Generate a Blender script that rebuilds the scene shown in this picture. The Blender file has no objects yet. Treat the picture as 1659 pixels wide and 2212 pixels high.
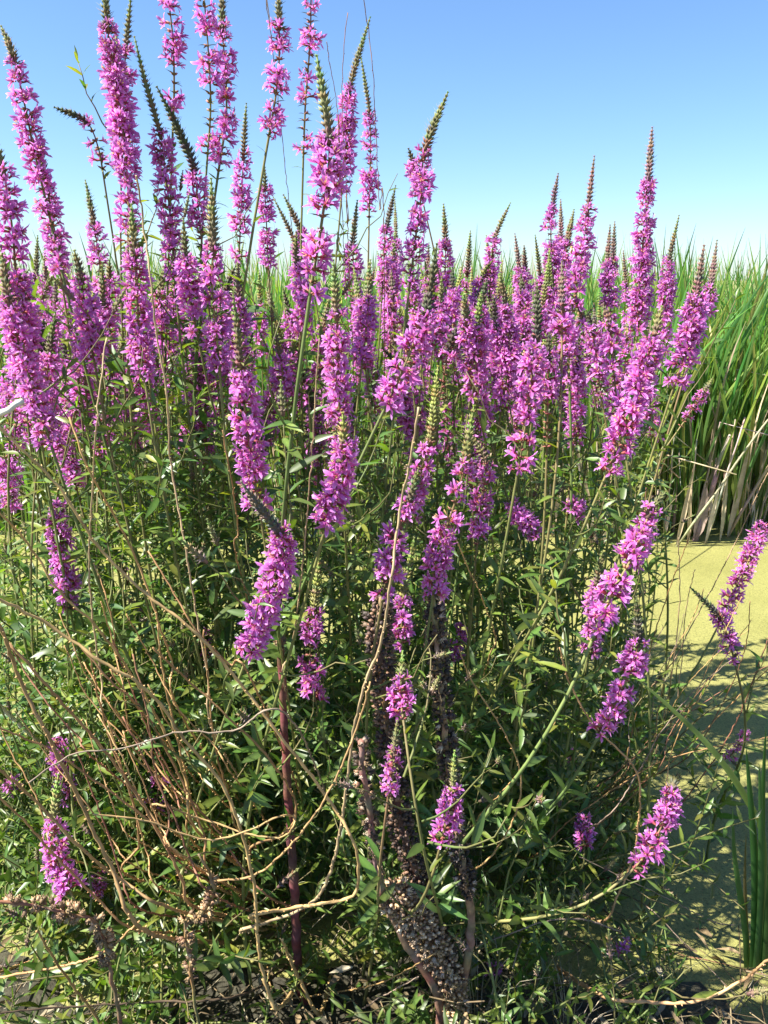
import bpy, math, random
from math import sin, cos, pi, radians
from mathutils import Vector, Matrix, Quaternion

random.seed(11)
R = random.random
def U(a, b): return a + (b - a) * R()
def G(s): return random.gauss(0, s)

scene = bpy.context.scene
col = scene.collection

# ------------------------------------------------------------------ camera
CAM_H, PITCH, FPX, IW, IH = 1.40, radians(16.2), 1736.0, 1659.0, 2212.0
cd = bpy.data.cameras.new('camera'); cam = bpy.data.objects.new('camera', cd); col.objects.link(cam)
cam.location = (0, 0, CAM_H); cam.rotation_euler = (pi / 2 - PITCH, 0, 0)
cd.sensor_fit = 'VERTICAL'; cd.sensor_height = 24.0; cd.lens = 24.0 * FPX / IH
cd.clip_start = 0.02; cd.clip_end = 2000
scene.camera = cam

# ------------------------------------------------------------------ light
SUN_AZ, SUN_EL = radians(-104), radians(53)          # clockwise from +Y
sunvec = Vector((sin(SUN_AZ) * cos(SUN_EL), cos(SUN_AZ) * cos(SUN_EL), sin(SUN_EL)))
w = bpy.data.worlds.new('World'); scene.world = w; w.use_nodes = True
nt = w.node_tree
sky = nt.nodes.new('ShaderNodeTexSky'); sky.sky_type = 'NISHITA'; sky.sun_disc = False
sky.sun_elevation = SUN_EL; sky.sun_rotation = SUN_AZ; sky.altitude = 0
sky.air_density = 1.0; sky.dust_density = 0.35; sky.ozone_density = 9.0
nt.links.new(sky.outputs[0], nt.nodes['Background'].inputs[0])
nt.nodes['Background'].inputs[1].default_value = 0.072
sl = bpy.data.lights.new('sun', 'SUN'); sl.energy = 5.0; sl.angle = radians(0.55); sl.color = (1.0, 0.95, 0.86)
so = bpy.data.objects.new('sun', sl); col.objects.link(so)
so.rotation_euler = (-sunvec).to_track_quat('-Z', 'Y').to_euler(); so.location = sunvec * 30
scene.view_settings.view_transform = 'Standard'; scene.view_settings.look = 'None'
scene.view_settings.exposure = 1.62; scene.view_settings.gamma = 1.0
scene.view_settings.use_curve_mapping = False
cy = scene.cycles
cy.max_bounces = 7; cy.diffuse_bounces = 4; cy.glossy_bounces = 2; cy.transmission_bounces = 5; cy.transparent_max_bounces = 4

# ------------------------------------------------------------------ pixel helper
CAM = Vector((0, 0, CAM_H))
Fv = Vector((0, cos(PITCH), -sin(PITCH))); Uv = Vector((0, sin(PITCH), cos(PITCH)))
def ray(x, y): return Fv + Vector(((x - IW / 2) / FPX, 0, 0)) + Uv * ((IH / 2 - y) / FPX)
def at(x, y, Y):
    d = ray(x, y); return CAM + d * (Y / d.y)
def ground_at(x, y, z=0.0):
    d = ray(x, y); return CAM + d * ((z - CAM_H) / d.z)

# what the photograph shows unhidden: no leaf grows in front of these
KEEP = {}; CELL = 14.0
def project(p):
    q = p - CAM; dz = q.dot(Fv)
    return IW / 2 + FPX * q.x / dz, IH / 2 - FPX * q.dot(Uv) / dz
def keep_line(px, rad, Y, Y1=None):
    n = len(px) - 1; Y1 = Y if Y1 is None else Y1
    for i in range(n):
        (xa, ya), (xb, yb) = px[i], px[i + 1]; L_ = math.hypot(xb - xa, yb - ya); k = max(1, int(L_ / 8))
        for j in range(k + 1):
            t = j / k; x, y = xa + (xb - xa) * t, ya + (yb - ya) * t; yy = Y + (Y1 - Y) * (i + t) / n
            for cx in range(int((x - rad) // CELL), int((x + rad) // CELL) + 1):
                for cy_ in range(int((y - rad) // CELL), int((y + rad) // CELL) + 1):
                    KEEP[(cx, cy_)] = max(KEEP.get((cx, cy_), 0), yy)
def hides(p, prob=0.92):
    x, y = project(p)
    return KEEP.get((int(x // CELL), int(y // CELL)), 0) > p.y + .015 and R() < prob

# ------------------------------------------------------------------ mesh helpers
class MB:
    def __init__(s): s.v = []; s.f = []; s.c = []
    def tube(s, pts, rad, col_, sides=6, cap=True):
        n = len(pts)
        cols = col_ if isinstance(col_, list) else [col_] * n
        rads = rad if isinstance(rad, list) else [rad] * n
        t0 = (pts[1] - pts[0]).normalized()
        up = Vector((0.31, 0.87, 0.11)); nrm = t0.cross(up).normalized()
        b0 = len(s.v)
        for i in range(n):
            t = (pts[min(i + 1, n - 1)] - pts[max(i - 1, 0)])
            if t.length < 1e-9: t = t0
            t.normalize()
            nrm = (nrm - t * nrm.dot(t)).normalized(); bi = t.cross(nrm)
            for k in range(sides):
                a = 2 * pi * k / sides
                s.v.append(pts[i] + (nrm * cos(a) + bi * sin(a)) * rads[i]); s.c.append(cols[i])
        for i in range(n - 1):
            for k in range(sides):
                a = b0 + i * sides + k; b = b0 + i * sides + (k + 1) % sides
                s.f.append((a, b, b + sides, a + sides))
        if cap:
            s.f.append(tuple(b0 + k for k in reversed(range(sides))))
            s.f.append(tuple(b0 + (n - 1) * sides + k for k in range(sides)))
    def spike(s, p, d, length, r, c0, c1, sides=4, belly=0.35):
        d = d.normalized(); n = d.orthogonal().normalized(); b = d.cross(n); i0 = len(s.v)
        for (q, rr, cc) in ((0, r * 0.55, c0), (belly, r, c0)):
            for k in range(sides):
                a = 2 * pi * k / sides + 0.4
                s.v.append(p + d * (length * q) + (n * cos(a) + b * sin(a)) * rr); s.c.append(cc)
        s.v.append(p + d * length); s.c.append(c1)
        for k in range(sides):
            k2 = (k + 1) % sides
            s.f.append((i0 + k, i0 + k2, i0 + sides + k2, i0 + sides + k))
            s.f.append((i0 + sides + k, i0 + sides + k2, i0 + 2 * sides))
    def leaf(s, p, d, nrm, length, width, c, droop=0.2, fold=0.25, wave=0.0, prof=None):
        d = d.normalized(); sd = d.cross(nrm).normalized(); nn = sd.cross(d).normalized()
        prof = prof or ((0, .22), (.18, .8), (.42, 1.0), (.72, .66), (1, 0.0))
        i0 = len(s.v); row = []
        for j, (t, ww) in enumerate(prof):
            ctr = p + d * (length * t * (1 - 0.12 * droop * t)) - nn * (length * droop * t * t) + sd * (wave * length * sin(3.0 * t))
            hw = width * 0.5 * ww
            if ww == 0:
                s.v.append(ctr); s.c.append(c); row.append((len(s.v) - 1,) * 3)
            else:
                l = len(s.v)
                s.v += [ctr - sd * hw + nn * (hw * fold * 2), ctr, ctr + sd * hw + nn * (hw * fold * 2)]
                cm = tuple(min(1, x * 1.25) for x in c)
                s.c += [c, cm, c]; row.append((l, l + 1, l + 2))
        for a, b in zip(row[:-1], row[1:]):
            for k in (0, 1):
                if b[0] == b[1]: s.f.append((a[k], a[k + 1], b[0]))
                else: s.f.append((a[k], a[k + 1], b[k + 1], b[k]))
    def blob(s, p, r, c, seg=8, rings=5, sc=(1, 1, 1), rot=None):
        i0 = len(s.v)
        for i in range(rings + 1):
            th = pi * i / rings
            for k in range(seg):
                a = 2 * pi * k / seg
                q = Vector((sin(th) * cos(a) * sc[0], sin(th) * sin(a) * sc[1], cos(th) * sc[2])) * r
                if rot: q = rot @ q
                s.v.append(p + q); s.c.append(c)
        for i in range(rings):
            for k in range(seg):
                k2 = (k + 1) % seg
                s.f.append((i0 + i * seg + k, i0 + (i + 1) * seg + k, i0 + (i + 1) * seg + k2, i0 + i * seg + k2))
    def mesh(s, name, mat, smooth=True):
        m = bpy.data.meshes.new(name)
        m.from_pydata([tuple(v) for v in s.v], [], s.f)
        ca = m.color_attributes.new('Col', 'FLOAT_COLOR', 'POINT')
        flat = []
        for c in s.c: flat += [c[0], c[1], c[2], 1.0]
        ca.data.foreach_set('color', flat)
        if smooth: m.polygons.foreach_set('use_smooth', [True] * len(m.polygons))
        m.materials.append(mat); m.update()
        return m

def put(name, mesh, parent=None, mat4=None):
    o = bpy.data.objects.new(name, mesh); col.objects.link(o)
    if parent is not None: o.parent = parent
    if mat4 is not None: o.matrix_basis = mat4
    return o
def empty(name, loc):
    o = bpy.data.objects.new(name, None); col.objects.link(o); o.location = loc; o.empty_display_size = 0.02
    return o
def tag(o, label=None, cat=None, group=None, kind=None):
    if label: o['label'] = label
    if cat: o['category'] = cat
    if group: o['group'] = group
    if kind: o['kind'] = kind
    return o
def frame(loc, yax, zhint, scale=1.0):
    y = yax.normalized(); x = y.cross(zhint)
    if x.length < 1e-5: x = y.orthogonal()
    x.normalize(); z = x.cross(y)
    sc = scale if isinstance(scale, tuple) else (scale,) * 3
    m = Matrix(((x.x * sc[0], y.x * sc[1], z.x * sc[2], loc.x), (x.y * sc[0], y.y * sc[1], z.y * sc[2], loc.y),
                (x.z * sc[0], y.z * sc[1], z.z * sc[2], loc.z), (0, 0, 0, 1)))
    return m
def frame_z(loc, zax, xhint, scale=1.0):
    z = zax.normalized(); x = xhint - z * xhint.dot(z)
    if x.length < 1e-5: x = z.orthogonal()
    x.normalize(); y = z.cross(x)
    return Matrix(((x.x * scale, y.x * scale, z.x * scale, loc.x), (x.y * scale, y.y * scale, z.y * scale, loc.y),
                   (x.z * scale, y.z * scale, z.z * scale, loc.z), (0, 0, 0, 1)))
def catmull(P, n=8):
    if len(P) == 2: return [P[0].lerp(P[1], i / n) for i in range(n + 1)]
    Q = [P[0] * 2 - P[1]] + list(P) + [P[-1] * 2 - P[-2]]
    out = []
    for i in range(1, len(Q) - 2):
        a, b, c, d = Q[i - 1], Q[i], Q[i + 1], Q[i + 2]
        for k in range(n):
            t = k / n
            out.append(0.5 * ((2 * b) + (c - a) * t + (2 * a - 5 * b + 4 * c - d) * t * t + (3 * b - a - 3 * c + d) * t ** 3))
    out.append(P[-1].copy())
    return out
def bez(a, b, c, d, n):
    return [a * (1 - t) ** 3 + b * (3 * t * (1 - t) ** 2) + c * (3 * t * t * (1 - t)) + d * t ** 3 for t in [i / n for i in range(n + 1)]]
class Line:
    def __init__(s, pts):
        s.p = pts; s.a = [0.0]
        for u, v in zip(pts[:-1], pts[1:]): s.a.append(s.a[-1] + (v - u).length)
        s.L = s.a[-1]
    def at(s, d):
        d = max(0, min(s.L, d)); i = 0
        lo, hi = 0, len(s.a) - 1
        while hi - lo > 1:
            m = (lo + hi) // 2
            if s.a[m] <= d: lo = m
            else: hi = m
        seg = s.a[hi] - s.a[lo]
        t = 0 if seg < 1e-9 else (d - s.a[lo]) / seg
        return s.p[lo].lerp(s.p[hi], t), (s.p[hi] - s.p[lo]).normalized()

# ------------------------------------------------------------------ materials
def plant_mat(name, rough=0.5, trans=0.3, tcol=(1, 1, 1), var=0.25, huev=0.03, spec=0.4, noise=0.0, nscale=60.0, bump=0.0):
    m = bpy.data.materials.new(name); m.use_nodes = True; t = m.node_tree; N = t.nodes; L = t.links
    bs = N['Principled BSDF']; out = N['Material Output']
    at_ = N.new('ShaderNodeAttribute'); at_.attribute_name = 'Col'
    oi = N.new('ShaderNodeObjectInfo'); hs = N.new('ShaderNodeHueSaturation')
    mv = N.new('ShaderNodeMapRange'); mv.inputs[3].default_value = 1 - var; mv.inputs[4].default_value = 1 + var
    L.new(oi.outputs['Random'], mv.inputs[0]); L.new(mv.outputs[0], hs.inputs['Value'])
    mu = N.new('ShaderNodeMath'); mu.operation = 'MULTIPLY'; mu.inputs[1].default_value = 7.31
    fr = N.new('ShaderNodeMath'); fr.operation = 'FRACT'
    L.new(oi.outputs['Random'], mu.inputs[0]); L.new(mu.outputs[0], fr.inputs[0])
    mh = N.new('ShaderNodeMapRange'); mh.inputs[3].default_value = 0.5 - huev; mh.inputs[4].default_value = 0.5 + huev
    L.new(fr.outputs[0], mh.inputs[0]); L.new(mh.outputs[0], hs.inputs['Hue'])
    L.new(at_.outputs['Color'], hs.inputs['Color'])
    c = hs.outputs['Color']
    if noise > 0 or bump > 0:
        tc = N.new('ShaderNodeTexCoord'); nz = N.new('ShaderNodeTexNoise'); nz.inputs['Scale'].default_value = nscale
        nz.inputs['Detail'].default_value = 4
        L.new(tc.outputs['Object'], nz.inputs['Vector'])
        if noise > 0:
            mr = N.new('ShaderNodeMapRange'); mr.inputs[1].default_value = 0.3; mr.inputs[2].default_value = 0.7
            mr.inputs[3].default_value = 1 - noise; mr.inputs[4].default_value = 1 + noise
            L.new(nz.outputs['Fac'], mr.inputs[0])
            mx = N.new('ShaderNodeVectorMath'); mx.operation = 'SCALE'
            L.new(c, mx.inputs[0]); L.new(mr.outputs[0], mx.inputs['Scale']); c = mx.outputs[0]
        if bump > 0:
            bp = N.new('ShaderNodeBump'); bp.inputs['Strength'].default_value = bump; bp.inputs['Distance'].default_value = 0.002
            L.new(nz.outputs['Fac'], bp.inputs['Height']); L.new(bp.outputs[0], bs.inputs['Normal'])
    L.new(c, bs.inputs['Base Color']); bs.inputs['Roughness'].default_value = rough
    bs.inputs['Specular IOR Level'].default_value = spec
    if trans > 0:
        tr = N.new('ShaderNodeBsdfTranslucent')
        mc = N.new('ShaderNodeMix'); mc.data_type = 'RGBA'; mc.blend_type = 'MULTIPLY'; mc.inputs[0].default_value = 1
        L.new(c, mc.inputs[6]); mc.inputs[7].default_value = (*tcol, 1)
        L.new(mc.outputs[2], tr.inputs['Color'])
        ms = N.new('ShaderNodeMixShader'); ms.inputs[0].default_value = trans
        L.new(bs.outputs[0], ms.inputs[1]); L.new(tr.outputs[0], ms.inputs[2]); L.new(ms.outputs[0], out.inputs['Surface'])
    return m

M_FLOWER = plant_mat('petal', 0.6, 0.5, (1.2, 1.1, 1.2), 0.2, 0.018, 0.2)
M_BUD = plant_mat('bud', 0.7, 0.12, (1, 1, 1), 0.15, 0.02, 0.2)
M_STEM = plant_mat('stem', 0.6, 0.0, var=0.12, spec=0.3, noise=0.2, nscale=40)
M_LEAF = plant_mat('leaf', 0.40, 0.34, (1.9, 2.1, 0.6), 0.35, 0.025, 0.55, noise=0.12, nscale=5)
M_CANE = plant_mat('dry_cane', 0.7, 0.0, var=0.2, huev=0.012, spec=0.25, noise=0.3, nscale=35, bump=0.4)
M_DEAD = plant_mat('dead_bark', 0.85, 0.0, var=0.2, spec=0.2, noise=0.4, nscale=60, bump=0.6)
M_CAPS = plant_mat('seed_capsule', 0.6, 0.0, var=0.55, huev=0.02, spec=0.4)
M_REED = plant_mat('cattail_blade', 0.42, 0.38, (1.7, 1.75, 0.6), 0.28, 0.035, 0.4, noise=0.15, nscale=8)
M_DRYREED = plant_mat('dry_reed', 0.7, 0.15, (1, 1, 1), 0.25, 0.02, 0.2, noise=0.25, nscale=25)

def water_mat():
    m = bpy.data.materials.new('duckweed_water'); m.use_nodes = True; t = m.node_tree; N = t.nodes; L = t.links
    bs = N['Principled BSDF']; tc = N.new('ShaderNodeTexCoord')
    vo = N.new('ShaderNodeTexVoronoi'); vo.inputs['Scale'].default_value = 300
    n1 = N.new('ShaderNodeTexNoise'); n1.inputs['Scale'].default_value = 3.0; n1.inputs['Detail'].default_value = 6
    n2 = N.new('ShaderNodeTexNoise'); n2.inputs['Scale'].default_value = 120; n2.inputs['Detail'].default_value = 5
    for x in (vo, n1, n2): L.new(tc.outputs['Object'], x.inputs['Vector'])
    r1 = N.new('ShaderNodeValToRGB'); e = r1.color_ramp.elements
    e[0].position = 0.3; e[0].color = (0.20, 0.195, 0.058, 1); e[1].position = 0.7; e[1].color = (0.26, 0.25, 0.082, 1)
    L.new(n1.outputs['Fac'], r1.inputs[0])
    hs = N.new('ShaderNodeHueSaturation'); sx = N.new('ShaderNodeSeparateColor'); L.new(vo.outputs['Color'], sx.inputs[0])
    mr = N.new('ShaderNodeMapRange'); mr.inputs[3].default_value = 0.8; mr.inputs[4].default_value = 1.18
    L.new(sx.outputs[0], mr.inputs[0]); L.new(mr.outputs[0], hs.inputs['Value']); L.new(r1.outputs[0], hs.inputs['Color'])
    # open dark specks between the fronds
    r2 = N.new('ShaderNodeValToRGB'); e = r2.color_ramp.elements; e[0].position = 0.64; e[0].color = (0, 0, 0, 1); e[1].position = 0.72; e[1].color = (.8, .8, .8, 1)
    ad = N.new('ShaderNodeMath'); ad.operation = 'MULTIPLY_ADD'; ad.inputs[1].default_value = 0.25; L.new(sx.outputs[1], ad.inputs[0]); L.new(n2.outputs['Fac'], ad.inputs[2])
    sb = N.new('ShaderNodeMath'); sb.operation = 'SUBTRACT'; sb.inputs[1].default_value = 0.08; L.new(ad.outputs[0], sb.inputs[0])
    L.new(sb.outputs[0], r2.inputs[0])
    mx = N.new('ShaderNodeMix'); mx.data_type = 'RGBA'; L.new(r2.outputs[0], mx.inputs[0]); L.new(hs.outputs[0], mx.inputs[6]); mx.inputs[7].default_value = (0.10, 0.10, 0.035, 1)
    L.new(mx.outputs[2], bs.inputs['Base Color']); bs.inputs['Roughness'].default_value = 0.6; bs.inputs['Specular IOR Level'].default_value = 0.3
    bp = N.new('ShaderNodeBump'); bp.inputs['Strength'].default_value = 0.5; bp.inputs['Distance'].default_value = 0.002
    L.new(vo.outputs['Distance'], bp.inputs['Height']); bp.invert = True; L.new(bp.outputs[0], bs.inputs['Normal'])
    return m
def soil_mat():
    m = bpy.data.materials.new('bank_soil'); m.use_nodes = True; t = m.node_tree; N = t.nodes; L = t.links
    bs = N['Principled BSDF']; tc = N.new('ShaderNodeTexCoord'); n = N.new('ShaderNodeTexNoise'); n.inputs['Scale'].default_value = 35; n.inputs['Detail'].default_value = 8
    L.new(tc.outputs['Object'], n.inputs['Vector']); r = N.new('ShaderNodeValToRGB'); e = r.color_ramp.elements
    e[0].position = 0.3; e[0].color = (0.022, 0.019, 0.012, 1); e[1].position = 0.75; e[1].color = (0.075, 0.07, 0.04, 1)  # soil tones darkened: shade over the near bank put into the colour
    L.new(n.outputs['Fac'], r.inputs[0]); L.new(r.outputs[0], bs.inputs['Base Color']); bs.inputs['Roughness'].default_value = 0.9
    bp = N.new('ShaderNodeBump'); bp.inputs['Strength'].default_value = 0.8; bp.inputs['Distance'].default_value = 0.02
    L.new(n.outputs['Fac'], bp.inputs['Height']); L.new(bp.outputs[0], bs.inputs['Normal'])
    return m

# ------------------------------------------------------------------ setting: water, bank
b = MB()
S_ = 600.0
b.v = [Vector((-S_, -S_, 0)), Vector((S_, -S_, 0)), Vector((S_, S_, 0)), Vector((-S_, S_, 0))]; b.c = [(0, 0, 0)] * 4; b.f = [(0, 1, 2, 3)]
tag(put('water', b.mesh('water', water_mat(), False)), kind='structure')
b = MB(); nx, ny = 90, 44
def edge(x): return 1.36 + 0.06 * sin(5 * x + 1) + 0.05 * sin(13 * x) - 0.05 * x
def bank_z(x, y):
    e = edge(x) - y
    return max(-0.05, min(0.10, e * 0.22)) + 0.012 * sin(23 * x + 3 * y) * sin(19 * y) if e > -0.25 else -0.05
for j in range(ny + 1):
    for i in range(nx + 1):
        x = -3 + 6 * i / nx; y = -2.2 + 4.0 * (j / ny)
        b.v.append(Vector((x, y, bank_z(x, y)))); b.c.append((0, 0, 0))
for j in range(ny):
    for i in range(nx):
        a = j * (nx + 1) + i; b.f.append((a, a + 1, a + nx + 2, a + nx + 1))
tag(put('ground', b.mesh('ground', soil_mat())), kind='structure')
def foot_z(x, y): return max(bank_z(x, y), 0.0) - 0.012 if y < 1.75 else -0.012

# ------------------------------------------------------------------ shared little meshes
def flower_mesh(i, open_=1.0):
    m = MB(); r0 = random.Random(100 + i)
    cal = (0.44, 0.13, 0.11); mag = (0.62, 0.09, 0.38); pet = (0.69, 0.24, 0.67); tip = (0.80, 0.46, 0.81)
    tl = 0.0065
    m.tube([Vector((0, 0, 0)), Vector((0, 0, tl * 0.5)), Vector((0, 0, tl))], [0.0009, 0.0014, 0.0018], [(0.22, 0.16, 0.06), cal, (0.42, 0.09, 0.13)], 5, cap=False)
    for k in range(6):
        a = 2 * pi * k / 6 + r0.uniform(-.16, .16)
        out = Vector((cos(a), sin(a), 0)); z = Vector((0, 0, 1)); sd = z.cross(out)
        tw = r0.uniform(-1.1, 1.1); spread = r0.uniform(.55, 1.35) * open_; L0 = r0.uniform(.8, 1.1); L_ = L0 * r0.uniform(.0095, .0135); wd = r0.uniform(.0034, .0046)
        base = Vector((0, 0, tl - .0005)) + out * .0013
        i0 = len(m.v); p = base.copy(); ang = spread * 0.55
        rows = [(0, .32, mag), (.34, .85, tuple(x * .5 + y * .5 for x, y in zip(mag, pet))), (.70, 1.0, pet), (1.0, .25, tip)]
        prev = 0
        for (t, ww, c) in rows:
            p = p + (out * sin(ang) + z * cos(ang)) * (L_ * (t - prev)); prev = t; ang += 0.28 * spread + r0.uniform(-.28, .34); p = p + sd * r0.uniform(-.0007, .0007)
            s2 = (sd * cos(tw * t) + z * sin(tw * t)); nn = s2.cross(out * sin(ang) + z * cos(ang))
            cr = r0.uniform(-.5, .7) * wd * ww
            m.v += [p - s2 * (wd * .5 * ww) , p + nn * cr * .6, p + s2 * (wd * .5 * ww)]
            m.c += [c, tuple(x * .86 for x in c), c]
        for q in range(3):
            for k2 in (0, 1):
                a0 = i0 + q * 3 + k2; m.f.append((a0, a0 + 1, a0 + 4, a0 + 3))
    for k in range(4):
        a = r0.uniform(0, 6.28); o = Vector((cos(a), sin(a), 0)) * .0012
        pts = [Vector((0, 0, tl)) + o * .5, Vector((0, 0, tl + r0.uniform(.004, .0075))) + o * 2]
        m.tube(pts, [.0003, .0005], [(0.5, 0.15, 0.4), (0.75, 0.62, 0.28)], 3)
    return m.mesh('flower', M_FLOWER)
FLOW = [flower_mesh(i, [1.0, .85, 1.1, .7, 1.0, 1.15, .5, .95, 1.2, .8, 1.05, .4, .9, 1.0][i]) for i in range(14)]

def leaf_mesh(i):
    r0 = random.Random(40 + i); m = MB()
    c = [(0.070, 0.122, 0.024), (0.086, 0.142, 0.026), (0.058, 0.105, 0.026), (0.115, 0.165, 0.028), (0.075, 0.125, 0.030), (0.155, 0.18, 0.030)][i]
    m.leaf(Vector((0, 0, 0)), Vector((0, 1, 0)), Vector((0, 0, 1)), 1.0, r0.uniform(.19, .26), c, r0.uniform(.05, .38), r0.uniform(.1, .32), r0.uniform(-.05, .05))
    return m.mesh('leaf', M_LEAF)
LEAF = [leaf_mesh(i) for i in range(6)]

def add_buds(m, line, s0, s1, rmax, flip=False, col0=(0.17, 0.21, 0.06), col1=(0.17, 0.105, 0.085), seed=0, dense=1.0):
    """whorls of pointed buds from the tip (s0) to the flowering part (s1)"""
    r0 = random.Random(seed); n = max(5, int((s1 - s0) / 0.0072 * dense))
    pts, rad, cc = [], [], []
    for i in range(8):
        t = i / 7; pts.append(line.at(s0 + (s1 - s0) * t)[0]); rad.append(rmax * (0.10 + 0.36 * min(1, t * 2.2)))
        cc.append(tuple(a * (1 - t) + b_ * t for a, b_ in zip(col0, col1)))
    m.tube(pts, rad, cc, 6)
    for i in range(n):
        t = (i + .3) / n; p, d = line.at(s0 + (s1 - s0) * t); up = -d
        nn = up.orthogonal().normalized(); bb = up.cross(nn)
        rr = rmax * (0.28 + 0.72 * min(1, (t * 1.9) ** .75)); c = tuple((a * (1 - t) + b_ * t) * r0.uniform(.75, 1.3) for a, b_ in zip(col0, col1))
        k = 6 if t > .25 else 4; off = r0.uniform(0, 6)
        for q in range(k):
            a = off + 2 * pi * q / k + r0.uniform(-.2, .2); rd = nn * cos(a) + bb * sin(a)
            dirv = up * (1.15 - .35 * t) + rd * (.55 + .4 * t)
            m.spike(p + rd * rr * .22, dirv, rr * r0.uniform(.95, 1.35), rr * .25, c, tuple(x * 1.5 for x in c), 4)
            if r0.random() < .55:   # fine bract points
                m.spike(p + rd * rr * .25, up * .7 + rd * 1.1, rr * r0.uniform(1.4, 1.9), rr * .09, c, tuple(x * 1.2 for x in c), 3, .2)

def branch_variant(i):
    r0 = random.Random(70 + i); L_ = r0.uniform(.13, .22); m = MB()
    pts = [Vector((.25 * L_ * t * t * r0.uniform(.8, 1.6), 0.01 * sin(4 * t + i), L_ * t)) for t in [k / 6 for k in range(7)]]
    ln = Line(pts); m.tube(pts, [.0017 - .0010 * k / 6 for k in range(7)], [(0.13, 0.16, 0.05)] * 3 + [(0.14, 0.13, 0.05)] * 4, 5)
    leaves = []; n = r0.randint(5, 7); a0 = r0.uniform(0, 3)
    for k in range(n):
        s = ln.L * (.12 + .86 * k / (n - 1)); p, d = ln.at(s); nn = d.orthogonal().normalized(); bb = d.cross(nn)
        a = a0 + (pi / 2) * (k % 2) + r0.uniform(-.3, .3); size = (.046 - .027 * (k / n)) * r0.uniform(.75, 1.2)
        for q in (0, pi):
            if r0.random() < .08: continue
            rd = nn * cos(a + q) + bb * sin(a + q); up = .55 + .5 * k / n + r0.uniform(-.3, .3)
            leaves.append((frame(p, rd + d * up, d + rd * -.3 + Vector((r0.uniform(-.3, .3), r0.uniform(-.3, .3), 0)), (size * r0.uniform(.85, 1.2), size, size)), r0.randint(0, 5)))
    if i % 4 == 3:
        tip = Line([ln.p[-1] + (ln.p[-1] - ln.p[-2]).normalized() * .045, ln.p[-1]])
        add_buds(m, tip, 0, tip.L, .0058, seed=i)
    else:
        d = (ln.p[-1] - ln.p[-2]).normalized()
        leaves.append((frame(ln.p[-1], d + Vector((.2, .2, 0)), Vector((0, 1, .2)), .024), 3))
    return m.mesh('branch', M_STEM), leaves
BRANCH = [branch_variant(i) for i in range(10)]
def add_branch(parent, mat4, i, thin=0.0):
    me, lv = BRANCH[i]
    if hides(parent.location + mat4 @ Vector((0.02, 0, .12)), .8): return
    o = put('branch', me, parent, mat4)
    base = Matrix.Translation(parent.location) @ mat4
    for (lm, k) in lv:
        if R() < thin: continue
        wm = base @ lm
        if hides(wm @ Vector((0, .5, 0))) or hides(wm @ Vector((0, .95, 0)), .7): continue
        put('leaf', LEAF[k], o, lm)

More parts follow.
